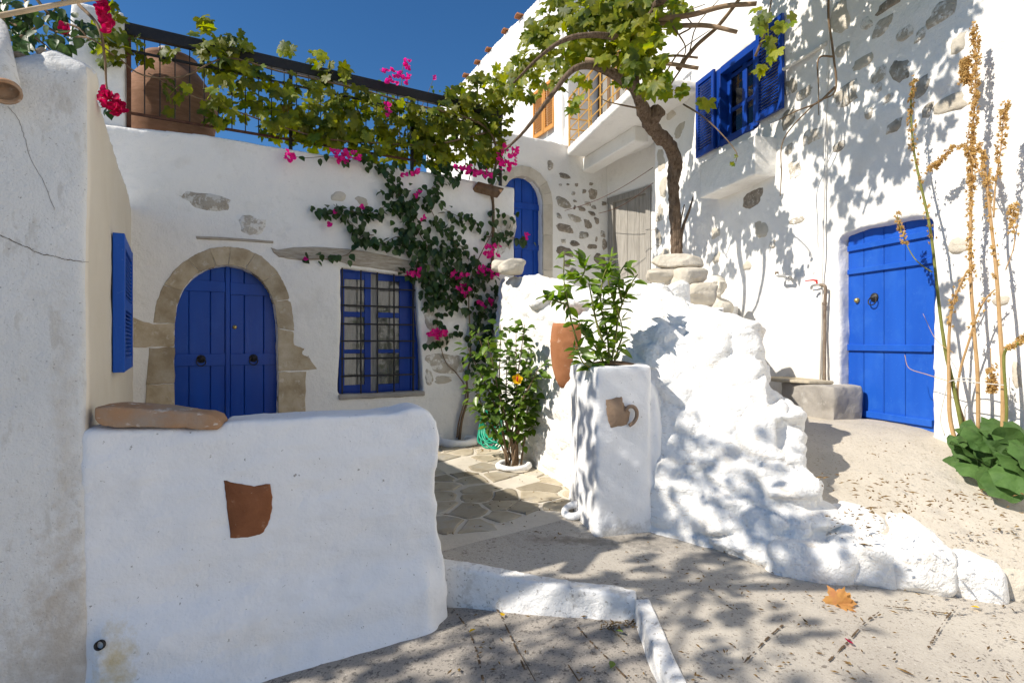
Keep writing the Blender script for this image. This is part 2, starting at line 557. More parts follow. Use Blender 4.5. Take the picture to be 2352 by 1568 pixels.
m_stone = mk("grey_stone", [(0.24, 0.21, 0.17), (0.38, 0.34, 0.28), (0.50, 0.46, 0.40)], 9, 0.95, 0.9, (30, 120), 0.1,
             [(14, 0.53, 0.60, (0.70, 0.68, 0.64), 0.8), (45, 0.64, 0.70, (0.09, 0.08, 0.07), 0.6)], rnd=0.22)
m_stone_dark = mk("dark_field_stone", [(0.16, 0.135, 0.105), (0.27, 0.23, 0.185), (0.37, 0.31, 0.25)], 12, 0.95, 0.9, (30, 120), 0.1,
                  [(24, 0.58, 0.64, (0.58, 0.56, 0.52), 0.6)], rnd=0.3)
m_stone_beige = mk("limestone", [(0.46, 0.41, 0.33), (0.58, 0.53, 0.45)], 5, 0.95, 0.8, (16, 70), 0.1,
                   [(12, 0.6, 0.7, (0.38, 0.33, 0.26), 0.5)], rnd=0.08, bdist=0.015)
m_stone_pale = mk("half_whitewashed_stone", [(0.40, 0.35, 0.28), (0.54, 0.49, 0.42)], 7, 0.95, 0.9, (26, 110), 0.1,
                  [(12, 0.48, 0.54, (0.74, 0.715, 0.67), 0.85), (30, 0.60, 0.65, (0.24, 0.21, 0.18), 0.7)], rnd=0.12, bdist=0.02)
m_bust = mk("pale_carved_stone", [(0.62, 0.57, 0.48), (0.68, 0.63, 0.54)], 6, 0.95, 0.6, (40, 160), 0.1)
m_lintel = mk("weathered_timber", [(0.28, 0.235, 0.18), (0.42, 0.37, 0.30), (0.50, 0.45, 0.38)], 7, 0.95, 0.8, (26, 80), 0.1,
              [(14, 0.58, 0.66, (0.16, 0.12, 0.08), 0.5, (1.5, 1.5, 9))], stretch=(1, 1, 7), bdist=0.01)
m_greywood = mk("grey_weathered_boards", [(0.20, 0.185, 0.165), (0.30, 0.28, 0.25), (0.37, 0.345, 0.31)], 6, 0.95, 0.7, (30, 110), 0.1,
                [(16, 0.6, 0.68, (0.12, 0.10, 0.08), 0.5, (7, 7, 0.4))], stretch=(7, 7, 0.4), rnd=0.1, bdist=0.006)
m_brownwood = mk("brown_timber", [(0.13, 0.075, 0.04), (0.24, 0.15, 0.085)], 7, 0.85, 0.7, (30, 110), 0.15, (), stretch=(3, 3, 1))
m_orange = mk("ochre_varnished_wood", [(0.50, 0.22, 0.045), (0.60, 0.28, 0.07)], 8, 0.5, 0.2, (40,), 0.3, (), stretch=(6, 6, 0.6))
m_yellow = mk("ochre_painted_iron", [(0.50, 0.27, 0.05), (0.58, 0.33, 0.08)], 8, 0.5, 0.1, (60,), 0.3)
m_terra = mk("terracotta", [(0.30, 0.125, 0.055), (0.42, 0.185, 0.09)], 6, 0.9, 0.5, (24, 100), 0.15,
             [(9, 0.6, 0.7, (0.56, 0.38, 0.27), 0.6), (40, 0.68, 0.74, (0.25, 0.1, 0.05), 0.5)])
m_jar = mk("brown_terracotta", [(0.20, 0.105, 0.06), (0.28, 0.155, 0.095)], 5, 0.85, 0.4, (20, 80), 0.2,
           [(8, 0.58, 0.72, (0.36, 0.23, 0.16), 0.5, (1, 1, 5))], stretch=(1, 1, 5))
m_shard = mk("brown_pottery", [(0.17, 0.062, 0.026), (0.26, 0.105, 0.048)], 7, 0.85, 0.5, (30, 120), 0.2,
             [(14, 0.62, 0.7, (0.36, 0.22, 0.14), 0.5), (60, 0.68, 0.74, (0.5, 0.4, 0.3), 0.6)])
m_jug = mk("buff_pottery", [(0.25, 0.17, 0.115), (0.33, 0.235, 0.16)], 8, 0.9, 0.5, (30, 120), 0.15, [(18, 0.62, 0.7, (0.42, 0.33, 0.25), 0.5)])
m_tile = mk("worn_terracotta_cap", [(0.31, 0.285, 0.25), (0.36, 0.22, 0.13), (0.42, 0.22, 0.11)], 3.2, 0.92, 0.6, (20, 90), 0.15,
            [(13, 0.60, 0.67, (0.72, 0.68, 0.62), 0.6, (1, 1, 2.5)), (5, 0.56, 0.66, (0.28, 0.25, 0.21), 0.7)])
m_iron = mk("black_iron", [(0.010, 0.010, 0.012), (0.022, 0.019, 0.018)], 20, 0.55, 0.2, (80,), 0.4)
m_rust = mk("rusty_iron", [(0.07, 0.03, 0.02), (0.13, 0.06, 0.035)], 20, 0.8, 0.3, (80,), 0.2)
m_pipe = mk("galvanised_rusty_pipe", [(0.15, 0.095, 0.06), (0.30, 0.24, 0.18)], 14, 0.6, 0.2, (80,), 0.3, (), metal=0.2)
m_steel = mk("dull_steel", [(0.45, 0.44, 0.42), (0.58, 0.57, 0.54)], 20, 0.4, 0.1, (90,), 0.5, (), metal=0.7)
m_brass = mk("brass", [(0.45, 0.32, 0.10), (0.6, 0.45, 0.18)], 20, 0.35, 0.1, (90,), 0.5, (), metal=0.8)
m_red = mk("red_lever_paint", [(0.55, 0.02, 0.015), (0.62, 0.03, 0.02)], 10, 0.4, 0)
m_hose = mk("green_rubber_hose", [(0.0, 0.26, 0.15), (0.005, 0.33, 0.20)], 9, 0.4, 0.1, (60,), 0.4)
m_rope = mk("pale_rope", [(0.5, 0.47, 0.42), (0.6, 0.57, 0.52)], 30, 0.9, 0.3, (120,))
m_cable = mk("white_painted_conduit", [(0.66, 0.63, 0.58), (0.74, 0.71, 0.66)], 9, 0.8, 0.2, (60,), 0.2, [(20, 0.62, 0.7, (0.35, 0.28, 0.2), 0.6, (1, 1, 0.3))])
m_cane = mk("dry_cane", [(0.42, 0.31, 0.19), (0.52, 0.41, 0.28)], 9, 0.8, 0.3, (40, 140), 0.2)
m_pole = mk("bare_pole_wood", [(0.20, 0.13, 0.08), (0.33, 0.235, 0.16)], 8, 0.9, 0.6, (30, 100), 0.15)
m_bark = mk("vine_bark", [(0.095, 0.062, 0.042), (0.19, 0.135, 0.095), (0.27, 0.20, 0.145)], 12, 0.95, 1.0, (30, 90), 0.1,
            [(22, 0.56, 0.64, (0.05, 0.033, 0.022), 0.7, (4, 4, 0.5))], stretch=(3.2, 3.2, 0.5), bdist=0.02)
m_twig = mk("woody_stem", [(0.13, 0.085, 0.05), (0.22, 0.15, 0.09)], 14, 0.9, 0.4, (60,))
m_greenstem = mk("green_stem", [(0.13, 0.14, 0.03), (0.20, 0.20, 0.05)], 14, 0.7, 0.2, (60,))
m_stalk = mk("dry_stalk", [(0.38, 0.23, 0.10), (0.48, 0.31, 0.15)], 14, 0.8, 0.3, (60,))
m_pod = mk("dry_seed_pods", [(0.40, 0.25, 0.085), (0.58, 0.39, 0.15)], 40, 0.85, 0.2, (90,), 0.15, (), transl=0.25)
m_vine = mk("vine_leaf", [(0.034, 0.066, 0.008), (0.105, 0.145, 0.012), (0.23, 0.235, 0.014), (0.14, 0.17, 0.012)], 4.5, 0.5, 0.3, (60, 160), 0.35,
            [(6.0, 0.64, 0.68, (0.22, 0.11, 0.03), 0.6)], rnd=0.4, transl=0.48, bdist=0.004)
m_bougleaf = mk("bougainvillea_leaf", [(0.020, 0.046, 0.010), (0.050, 0.092, 0.020)], 7, 0.42, 0.2, (60,), 0.4, (), rnd=0.3, transl=0.25, bdist=0.004)
m_hibleaf = mk("hibiscus_leaf", [(0.045, 0.095, 0.012), (0.095, 0.165, 0.020), (0.15, 0.21, 0.03)], 8, 0.35, 0.2, (60,), 0.5, (), rnd=0.3, transl=0.35, bdist=0.004)
m_citrus = mk("citrus_leaf", [(0.07, 0.14, 0.012), (0.13, 0.21, 0.02), (0.22, 0.29, 0.03)], 6, 0.35, 0.2, (60,), 0.5, (), rnd=0.3, transl=0.4, bdist=0.004)
m_mallow = mk("mallow_leaf", [(0.040, 0.090, 0.020), (0.085, 0.155, 0.042)], 9, 0.6, 0.6, (26, 80), 0.2, (), rnd=0.25, transl=0.2, bdist=0.012)
m_pink = mk("magenta_bracts", [(0.50, 0.012, 0.17), (0.68, 0.04, 0.27)], 30, 0.7, 0.1, (90,), 0.15, (), rnd=0.2, transl=0.4)
m_crimson = mk("crimson_bracts", [(0.42, 0.008, 0.05), (0.56, 0.015, 0.11)], 30, 0.7, 0.1, (90,), 0.15, (), rnd=0.2, transl=0.4)
m_yflower = mk("yellow_petals", [(0.72, 0.42, 0.005), (0.80, 0.54, 0.015)], 20, 0.6, 0.1, (90,), 0.15, (), transl=0.35)
m_flowerheart = mk("red_flower_heart", [(0.4, 0.02, 0.01), (0.5, 0.05, 0.02)], 20, 0.6, 0)
m_dryleaf = mk("dry_leaf", [(0.42, 0.19, 0.06), (0.56, 0.30, 0.10), (0.52, 0.22, 0.11)], 12, 0.75, 0.3, (60,), 0.2, (), rnd=0.2, transl=0.3)
m_litter = mk("leaf_litter", [(0.07, 0.042, 0.02), (0.14, 0.085, 0.035), (0.28, 0.185, 0.06)], 60, 0.9, 0.2, (90,), 0.1)
m_dirt = mk("joint_dirt", [(0.075, 0.05, 0.03), (0.15, 0.105, 0.065)], 30, 0.95, 0.6, (80, 200), 0.1)
m_soil = mk("dry_soil", [(0.12, 0.075, 0.045), (0.2, 0.13, 0.085)], 18, 0.95, 0.9, (40, 120), 0.1, bdist=0.02)
m_conc = mk("street_concrete", [(0.27, 0.245, 0.215), (0.35, 0.315, 0.275)], 1.6, 0.95, 0.6, (45, 160), 0.1,
            [(30, 0.575, 0.605, (0.11, 0.10, 0.09), 0.8), (80, 0.57, 0.62, (0.09, 0.08, 0.07), 0.75), (55, 0.63, 0.67, (0.62, 0.58, 0.52), 0.6),
             (2.6, 0.58, 0.70, (0.40, 0.37, 0.33), 0.5)], bdist=0.006)
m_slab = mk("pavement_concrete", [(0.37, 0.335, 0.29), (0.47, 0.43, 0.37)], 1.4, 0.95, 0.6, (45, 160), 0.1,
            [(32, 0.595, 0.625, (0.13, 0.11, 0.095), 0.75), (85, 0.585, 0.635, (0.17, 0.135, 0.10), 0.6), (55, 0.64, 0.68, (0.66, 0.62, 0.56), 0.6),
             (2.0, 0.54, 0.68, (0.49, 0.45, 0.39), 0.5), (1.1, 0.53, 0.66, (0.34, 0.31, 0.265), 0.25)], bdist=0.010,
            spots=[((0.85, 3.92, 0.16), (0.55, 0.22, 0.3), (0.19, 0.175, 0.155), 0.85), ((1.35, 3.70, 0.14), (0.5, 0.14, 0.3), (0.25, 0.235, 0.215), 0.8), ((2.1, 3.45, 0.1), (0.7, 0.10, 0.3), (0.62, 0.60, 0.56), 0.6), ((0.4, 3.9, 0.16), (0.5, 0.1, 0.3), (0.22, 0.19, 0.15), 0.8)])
m_terr = mk("terrace_screed", [(0.44, 0.395, 0.325), (0.56, 0.505, 0.425)], 1.3, 0.95, 0.9, (24, 110), 0.1,
            [(3, 0.58, 0.72, (0.36, 0.33, 0.29), 0.6), (60, 0.59, 0.635, (0.22, 0.15, 0.08), 0.6), (30, 0.60, 0.64, (0.26, 0.22, 0.17), 0.5)], bdist=0.01)
m_mortar = mk("pale_mortar", [(0.52, 0.47, 0.39), (0.62, 0.565, 0.475)], 3, 0.95, 0.6, (30, 110), 0.1, [(8, 0.58, 0.7, (0.36, 0.31, 0.24), 0.5)], bdist=0.01)
m_flag = mk("flagstone", [(0.27, 0.225, 0.155), (0.38, 0.33, 0.245), (0.46, 0.41, 0.32)], 3, 0.85, 0.5, (20, 80), 0.15,
            [(6, 0.56, 0.66, (0.20, 0.16, 0.105), 0.6), (3, 0.56, 0.64, (0.40, 0.39, 0.36), 0.5)], rnd=0.24, bdist=0.008)
m_block = mk("grey_render", [(0.26, 0.24, 0.215), (0.40, 0.37, 0.33)], 4, 0.95, 0.7, (18, 80), 0.1, [(7, 0.58, 0.68, (0.55, 0.52, 0.48), 0.5)])
m_curtain = mk("lace_curtain", [(0.28, 0.265, 0.24), (0.40, 0.38, 0.35)], 5, 0.9, 0.3, (30,), 0.1, (), stretch=(8, 8, 1))
m_dark = mk("dark_interior", [(0.02, 0.02, 0.022), (0.03, 0.03, 0.03)], 3, 0.9, 0)

def mk_glass():
    m = bpy.data.materials.new("window_glass"); m.use_nodes = True
    N = m.node_tree.nodes; L = m.node_tree.links
    out = N["Material Output"]; N.remove(N["Principled BSDF"])
    t = N.new("ShaderNodeBsdfTransparent"); t.inputs[0].default_value = (0.9, 0.9, 0.89, 1)
    g = N.new("ShaderNodeBsdfGlossy"); g.inputs["Roughness"].default_value = 0.03
    fr = N.new("ShaderNodeFresnel"); fr.inputs["IOR"].default_value = 1.5
    mx = N.new("ShaderNodeMixShader")
    L.new(fr.outputs[0], mx.inputs[0]); L.new(t.outputs[0], mx.inputs[1]); L.new(g.outputs[0], mx.inputs[2]); L.new(mx.outputs[0], out.inputs[0])
    return m
m_glass = mk_glass()
# ================================================================== GROUND
def street_z(x, y):
    return 0.0 + 0.055 * np.clip(x - 0.69, -6, 6) * (np.asarray(x) < 0.69) + 0.02 * np.clip(y - 3.1, -4, 4)

def slab_z(x, y):
    return 0.118 + 0.045 * np.clip(y - 3.1, -3, 2) - 0.03 * np.clip(x - 0.69, -2, 4)

def terrace_z(x, y):
    z = -0.743 - 0.04 * x + 0.3395 * y
    return 0.77 - 0.05 * np.log1p(np.exp(np.clip((0.77 - z) / 0.05, -30, 30)))

def court_z(x, y):
    return 0.150 + 0.038 * np.clip(y - 3.6, -1, 6) + 0.0 * x

def loft(name, rows, zf, mat, amp, n=90, m=60, kind="structure", skirt=0.0, seed=0):
    """surface between two polylines on plan"""
    a = np.array([tuple(p) for p in rows[0]]); b = np.array([tuple(p) for p in rows[1]])
    def res(q, t):
        s = np.linspace(0, 1, len(q)); return np.stack([np.interp(t, s, q[:, 0]), np.interp(t, s, q[:, 1])], 1)
    t = np.linspace(0, 1, n); A = res(a, t); B = res(b, t)
    s = np.linspace(0, 1, m)
    P = A[None] * (1 - s)[:, None, None] + B[None] * s[:, None, None]
    x, y = P[..., 0].ravel(), P[..., 1].ravel()
    z = zf(x, y)
    co = np.stack([x, y, z], 1)
    n_real = len(co)
    co[:, 2] += amp * fbm(co * 2.2, 4, seed) + amp * 0.25 * fbm(co * 12, 2, seed + 3)
    fs = [(j * n + i, j * n + i + 1, (j + 1) * n + i + 1, (j + 1) * n + i) for j in range(m - 1) for i in range(n - 1)]
    if skirt:
        sk = co[:n].copy(); sk[:, 2] -= skirt; co = np.concatenate([co, sk]); fs += [(n_real + i, n_real + i + 1, i + 1, i) for i in range(n - 1)]
    me = bpy.data.meshes.new(name); me.from_pydata(co.tolist(), [], fs); me.update()
    o = place(name, me, mat, None, kind, smooth=True)
    o["label"] = name.replace('_', ' ')
    return o

# street: one sheet to the horizon, fine near the camera
xs = np.concatenate([np.linspace(-60, -3.2, 12), np.linspace(-3.0, 1.4, 120), np.linspace(1.8, 60, 12)])
ys = np.concatenate([np.linspace(-40, -1.5, 10), np.linspace(-1, 4.0, 130), np.linspace(4.5, 90, 14)])
gx, gy = np.meshgrid(xs, ys)
gz = street_z(gx, gy)
gz = gz + 0.006 * fbm(np.stack([gx.ravel(), gy.ravel(), 0 * gx.ravel()], 1) * 2.0, 3, 3).reshape(gx.shape)
n_ = len(xs)
me = bpy.data.meshes.new("street")
me.from_pydata(np.stack([gx.ravel(), gy.ravel(), gz.ravel()], 1).tolist(), [],
               [(j * n_ + i, j * n_ + i + 1, (j + 1) * n_ + i + 1, (j + 1) * n_ + i) for j in range(len(ys) - 1) for i in range(n_ - 1)])
street = place("street", me, m_conc, None, "structure", smooth=True)
street["label"] = "grey speckled concrete street sloping down to the left"

# raised pavement slab behind the white kerb
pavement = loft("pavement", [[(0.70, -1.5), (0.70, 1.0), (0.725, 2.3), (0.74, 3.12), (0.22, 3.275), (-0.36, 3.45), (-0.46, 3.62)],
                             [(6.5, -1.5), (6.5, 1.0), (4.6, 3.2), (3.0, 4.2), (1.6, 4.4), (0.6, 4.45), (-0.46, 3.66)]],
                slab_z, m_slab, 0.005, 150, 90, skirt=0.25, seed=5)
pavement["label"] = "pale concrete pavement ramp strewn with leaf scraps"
terrace = loft("terrace", [[(1.5, 4.3), (2.0, 3.75), (2.2, 3.55), (2.6, 3.36), (3.0, 3.25), (3.6, 3.12), (4.4, 3.0)],
                           [(1.6, 6.9), (2.2, 6.95), (2.8, 6.9), (3.3, 6.7), (3.7, 6.3), (4.0, 5.5), (4.5, 4.0)]],
               terrace_z, m_terr, 0.010, 110, 80, skirt=0.5, seed=9)
terrace["label"] = "sunlit screed terrace before the bright blue door"
court = loft("courtyard", [[(-1.9, 2.9), (-0.9, 3.3), (-0.42, 3.55), (0.3, 4.0), (1.4, 4.2)],
                           [(-3.9, 5.6), (-1.5, 7.0), (-0.3, 7.6), (0.3, 7.6), (1.4, 6.5)]],
             court_z, m_mortar, 0.004, 110, 90, seed=13)
court["label"] = "courtyard paved with irregular flagstones in pale mortar"

# flagstones: cells between jittered sites, each clipped by its neighbours
def cells(x0, x1, y0, y1, sx, sy, seed):
    rr = random.Random(seed); S = []
    ny = int((y1 - y0) / sy) + 2; nx = int((x1 - x0) / sx) + 2
    for j in range(-1, ny):
        for i in range(-1, nx):
            S.append((x0 + (i + 0.5 * (j % 2) + rr.uniform(-.38, .38)) * sx, y0 + (j + rr.uniform(-.38, .38)) * sy))
    out = []
    for k, (ax, ay) in enumerate(S):
        poly = [(ax - 2 * sx, ay - 2 * sy), (ax + 2 * sx, ay - 2 * sy), (ax + 2 * sx, ay + 2 * sy), (ax - 2 * sx, ay + 2 * sy)]
        for q, (bx, by) in enumerate(S):
            if q == k or abs(bx - ax) > 3 * sx or abs(by - ay) > 3 * sy: continue
            mx, my, dx, dy = (ax + bx) / 2, (ay + by) / 2, bx - ax, by - ay
            new = []
            for i in range(len(poly)):
                p, r = poly[i], poly[(i + 1) % len(poly)]
                fp = (p[0] - mx) * dx + (p[1] - my) * dy; fr = (r[0] - mx) * dx + (r[1] - my) * dy
                if fp <= 0: new.append(p)
                if fp * fr < 0:
                    t = fp / (fp - fr); new.append((p[0] + (r[0] - p[0]) * t, p[1] + (r[1] - p[1]) * t))
            poly = new
            if not poly: break
        if len(poly) >= 3: out.append(((ax, ay), poly))
    return out

def in_court(x, y):
    px, py = proj((x, y, 0.2))
    return 985 < px < 1400 and y < 7.3 and y > 3.82 + 0.745 * (x + 0.46) and x < 0.68 - 0.12 * max(0, y - 5.0)
for (c, poly) in cells(-1.1, 1.0, 3.5, 7.4, 0.36, 0.23, 4):
    if not in_court(*c): continue
    rr = random.Random(int(c[0] * 1000 + c[1] * 77))
    sh = rr.uniform(0.80, 0.93)
    pts = [(c[0] + (p[0] - c[0]) * sh, c[1] + (p[1] - c[1]) * sh) for p in poly]
    if rr.random() < 0.12: continue
    pts = jitter_poly(pts, 2, 0.012, rr)
    pz = [Vector((x, y, float(court_z(x, y)) + 0.005 + rr.uniform(-.002, .003))) for x, y in pts]
    mb = MB(); n = len(pz)
    inner = [Vector((c[0], c[1], pz[0].z)) .lerp(p, 0.90) + Vector((0, 0, 0.005)) for p in pz]
    mb.add([p - Vector((0, 0, 0.03)) for p in pz] + pz + inner,
           [(i, (i + 1) % n, n + (i + 1) % n, n + i) for i in range(n)] + [(n + i, n + (i + 1) % n, 2 * n + (i + 1) % n, 2 * n + i) for i in range(n)] + [tuple(range(2 * n, 3 * n))])
    mb.build("flagstone", m_flag, court)

# white kerb along the pavement edge
def kerb_mesh(path, h, w, below):
    mb = MB(); L_ = []
    for i, (x, y) in enumerate(path):
        a = Vector(path[max(0, i - 1)]); b = Vector(path[min(len(path) - 1, i + 1)])
        d = (b - a).normalized(); nn = Vector((d.y, -d.x))
        zt = float(slab_z(np.array(x), np.array(y))) + 0.024
        L_.append([(x - nn.x * w, y - nn.y * w, zt - 0.0), (x + nn.x * h, y + nn.y * h, zt - 0.008), (x + nn.x * (h + .012), y + nn.y * (h + .012), zt - below), (x - nn.x * w, y - nn.y * w, zt - below)])
    vs = [p for l in L_ for p in l]; m_ = len(L_)
    fs = [(4 * i + k, 4 * i + (k + 1) % 4, 4 * i + 4 + (k + 1) % 4, 4 * i + 4 + k) for i in range(m_ - 1) for k in range(4)] + [(3, 2, 1, 0), tuple(4 * (m_ - 1) + k for k in range(4))]
    return MB().add(vs, fs)
k1 = [tuple(p.xy) for p in cr([(-0.50, 3.42, 0), (-0.2, 3.335, 0), (0.25, 3.195, 0), (0.69, 3.085, 0)], 10)]
k2 = [tuple(p.xy) for p in cr([(0.715, 3.10, 0), (0.70, 2.6, 0), (0.705, 2.1, 0), (0.70, 1.0, 0), (0.70, -0.5, 0)], 10)]
me = remesh(kerb_mesh(k1, 0.0, 0.10, 0.26).mesh("kerb"), 0.013, 3, plaster(0.009, 4.5, 0.003, 21))
kerb1 = place("kerb", me, m_kerb, None, "structure"); kerb1["label"] = "whitewashed kerb below the low wall end"
k2w = kerb_mesh([(x + .008, y) for x, y in k2], 0.04, 0.045, 0.24)
me0 = k2w.mesh("kerb"); me0.transform(Matrix.Translation((0, 0, -0.012)))
me = remesh(me0, 0.012, 3, plaster(0.004, 4, 0.002, 22))
kerb2 = place("kerb", me, m_kerb, None, "structure"); kerb2["label"] = "worn white kerb edge running down to the viewer"

# ================================================================== HOUSE WITH THE ARCHED DOOR
def uzs(pl, pts, off=0.0): return [pl.uz(x, y, off) for x, y in pts]
BASE = BACK.pt(0, 0.3)
house = thing("whitewashed_house", "whitewashed cottage in shade with arched double blue door and barred window", "house", tuple(BACK.at(700, 1010)))
arch_px = [(400, 1075), (400, 745), (406, 700), (420, 665), (445, 635), (480, 616), (518, 609), (555, 615), (590, 632), (614, 657), (629, 694), (636, 740), (636, 1075)]
arch_uz = uzs(BACK, arch_px)
win_px = [(779, 905), (779, 612), (860, 622), (952, 634), (955, 640), (972, 896), (955, 902)]
win_uz = uzs(BACK, win_px)
top_px = [(150, 268), (245, 288), (330, 299), (430, 305), (560, 322), (690, 345), (830, 368), (960, 392), (1035, 405), (1100, 418), (1183, 431)]
outer = [BACK.uz(1181, 1040)] + [BACK.uz(x, y) for x, y in reversed(top_px)] + [(BACK.uz(150, 784)[0], 0.0), (BACK.uz(1181, 784)[0], 0.0)]
me = sheet(BACK, outer, [arch_uz, win_uz], 0.42)
me = remesh(me, 0.022, 4, plaster(0.016, 1.1, 0.003, 31))
surface("back", me)
place("wall", me, m_white, house)
mb = MB(); mb.prism([BACK.pt(u, 3.30, -0.30) for u in (-3.9, 0.6)] + [BACK.pt(0.6, 3.30, -4.0), BACK.pt(-3.9, 3.30, -4.0)], (0, 0, 0.2))
mb.build("roof", m_white, house)
# pillar at the left end of the roof wall
me = remesh(sheet(BACK, uzs(BACK, [(150, 300), (164, 2), (283, 30), (286, 300)], -0.06), [], 0.40, -0.06), 0.025, 4, plaster(0.012, 2, 0.003, 33))
place("pillar", me, m_white, house)
# room behind the openings
mb = MB(); mb.pbox(BACK, BACK.u(380), BACK.u(990), 0.1, 3.2, -0.75, -0.85); mb.build("inner_wall", m_dark, house)

# sandstone door surround
def arc_poly(outer_pts, inner_pts): return uzs(BACK, outer_pts + inner_pts[::-1])
o_ = [(352, 742), (358, 696), (378, 650), (408, 612), (445, 586), (482, 571), (520, 566), (562, 571), (602, 589), (636, 622), (660, 664), (672, 712), (676, 760)]
i_ = [(401, 742), (406, 700), (419, 664), (444, 634), (470, 619), (496, 611), (519, 608), (545, 611), (574, 622), (602, 644), (622, 676), (632, 708), (637, 752)]
cuts = [0, 1.9, 3.6, 5.0, 6.2, 7.6, 9.1, 10.5, 12]
def ip(lst, t):
    i = min(int(t), len(lst) - 2); f = t - i
    return (lst[i][0] + (lst[i + 1][0] - lst[i][0]) * f, lst[i][1] + (lst[i + 1][1] - lst[i][1]) * f)
for a, b in zip(cuts[:-1], cuts[1:]):
    ts = np.linspace(a + 0.004, b - 0.004, 5)
    poly = uzs(BACK, [ip(o_, t) for t in ts] + [ip(i_, t) for t in reversed(ts)])
    slab_part("voussoir", BACK, poly, 0.010 + random.uniform(-.004, .004), 0.20, m_sand, house, 3, 0.0035, 0.004)
for poly in ([(303, 729), (352, 744), (400, 744), (400, 795), (352, 797), (303, 797)], [(343, 799), (400, 797), (400, 880), (336, 882)], [(336, 884), (400, 882), (400, 1010), (330, 1010)],
             [(637, 754), (674, 762), (676, 792), (700, 800), (727, 848), (640, 852)], [(640, 854), (703, 854), (700, 960), (697, 1010), (637, 1010)]):
    slab_part("jamb_stone", BACK, uzs(BACK, poly), 0.009 + random.uniform(-.003, .003), 0.20, m_sand, house, 5, 0.006, 0.004)

# double door
dp = -0.13
def arch_top(px):
    xs_ = [p[0] for p in arch_px[1:-1]]; ys_ = [p[1] for p in arch_px[1:-1]]
    return float(np.interp(px, xs_, ys_))
door = MB()
door.pbox(BACK, BACK.u(396, dp), BACK.u(640, dp), 0.25, BACK.uz(518, 606, dp)[1], dp - 0.05, dp - 0.09)
door_o = door.build("door", m_blue, house, label="glossy blue arched double door with black ring pulls")
sx0, sx1 = BACK.u(398, dp) , BACK.u(638, dp)
for a, b in ((396, 433), (434, 482.5), (483.5, 517), (529, 560.5), (561.5, 605), (606, 641)):
    ts = np.linspace(a, b, 6)
    poly = [(BACK.u(t, dp), BACK.uz(t, arch_top(t) - 3, dp)[1]) for t in ts]
    poly = [(BACK.u(a, dp), 0.25)] + poly + [(BACK.u(b, dp), 0.25)]
    # slightly crowned plank
    mb = MB().prism([BACK.pt(u, z, dp) for u, z in poly], -BACK.n * 0.045)
    mb.build("plank", m_blue, door_o, bevel=0.006)
mb = MB().pbox(BACK, BACK.u(517.6, dp), BACK.u(528.4, dp), 0.25, BACK.uz(523, 612, dp)[1], dp + 0.014, dp - 0.03)
mb.build("astragal", m_blue, door_o, bevel=0.004)
for (a, b, y0, y1) in ((414, 517, 647, 671), (529, 624, 649, 676), (400, 517, 812, 839), (529, 637, 812, 839)):
    z1 = BACK.uz(518, y0, dp)[1]; z0 = BACK.uz(518, y1, dp)[1]
    MB().pbox(BACK, BACK.u(a, dp), BACK.u(b, dp), z0, z1, dp + 0.018, dp - 0.02).build("rail", m_blue, door_o, bevel=0.003)

def ring_pull(pl, px, py, off, parent, r=0.042):
    c = pl.at(px, py, off)
    mb = MB()
    mb.lathe([(r, 0), (r, 0.008), (r * 0.8, 0.016), (r * 0.45, 0.022), (r * 0.3, 0.034), (0.001, 0.04)], c, 20, pl.n)
    mb.ring(c + Vector((0, 0, -r * 0.75)) + pl.n * 0.03, r * 0.98, 0.006, (pl.n + Vector((0, 0, 0.25))), 24, 6)
    return mb.build("ring_pull", m_iron, parent, smooth=True)
ring_pull(BACK, 462, 824, dp + 0.018, door_o); ring_pull(BACK, 582, 822, dp + 0.018, door_o)
c = BACK.at(539, 751, dp)
MB().lathe([(0.022, 0), (0.022, 0.006), (0.012, 0.012), (0.004, 0.014)], c, 16, BACK.n).build("keyhole", m_brass, door_o, smooth=True)
c = BACK.at(484, 766, dp); MB().lathe([(0.006, 0), (0.004, 0.03)], c, 8, BACK.n).build("latch_stub", m_iron, door_o)

# timber over the openings
mb = MB()
top = [(622, 569), (636, 574), (675, 568), (720, 567), (775, 570), (830, 575), (868, 583), (905, 591), (965, 604), (1003, 612)]
bot = [(1003, 637), (950, 633), (900, 622), (850, 615), (800, 608), (776, 600), (740, 597), (700, 599), (660, 594), (640, 590), (628, 580)]
slab_part("lintel_beam", BACK, uzs(BACK, top + bot), 0.022, 0.24, m_lintel, house, 2, 0.003, 0.008)
slab_part("timber_slat", BACK, uzs(BACK, [(450, 543), (520, 546), (628, 554), (627, 559), (540, 553), (452, 549)]), 0.018, 0.08, m_lintel, house, 2, 0.002, 0.004)
for (cx_, cy_, w_, h_, mm) in ((466, 461, 136, 40, m_stone), (581, 518, 66, 44, m_stone), (778, 451, 32, 26, m_stone_beige), (832, 463, 30, 22, m_stone_beige),
                               (990, 730, 34, 64, m_stone), (1022, 834, 92, 44, m_stone), (1005, 782, 60, 36, m_stone_beige), (1018, 872, 44, 20, m_stone_beige), (1160, 545, 40, 105, m_stone), (1158, 508, 44, 34, m_stone_beige), (985, 865, 20, 36, m_stone)):
    stone_in_wall(BACK, cx_, cy_, w_, h_, (m_stone_pale if mm is m_stone else mm), house, 0.010, 0.0, 5, 'back')
# gutter timber sticking out at the corner
a = BACK.at(1090, 428, 0.0); b = BACK.at(1150, 444, 0.22)
mb = MB(); ax = (b - a) * 0.5; mb.box((a + b) / 2, ax, Vector((0.03, -0.03, 0.03)), Vector((0.02, 0.02, 0.035)))
mb.build("gutter_spout", m_brownwood, house, bevel=0.008)

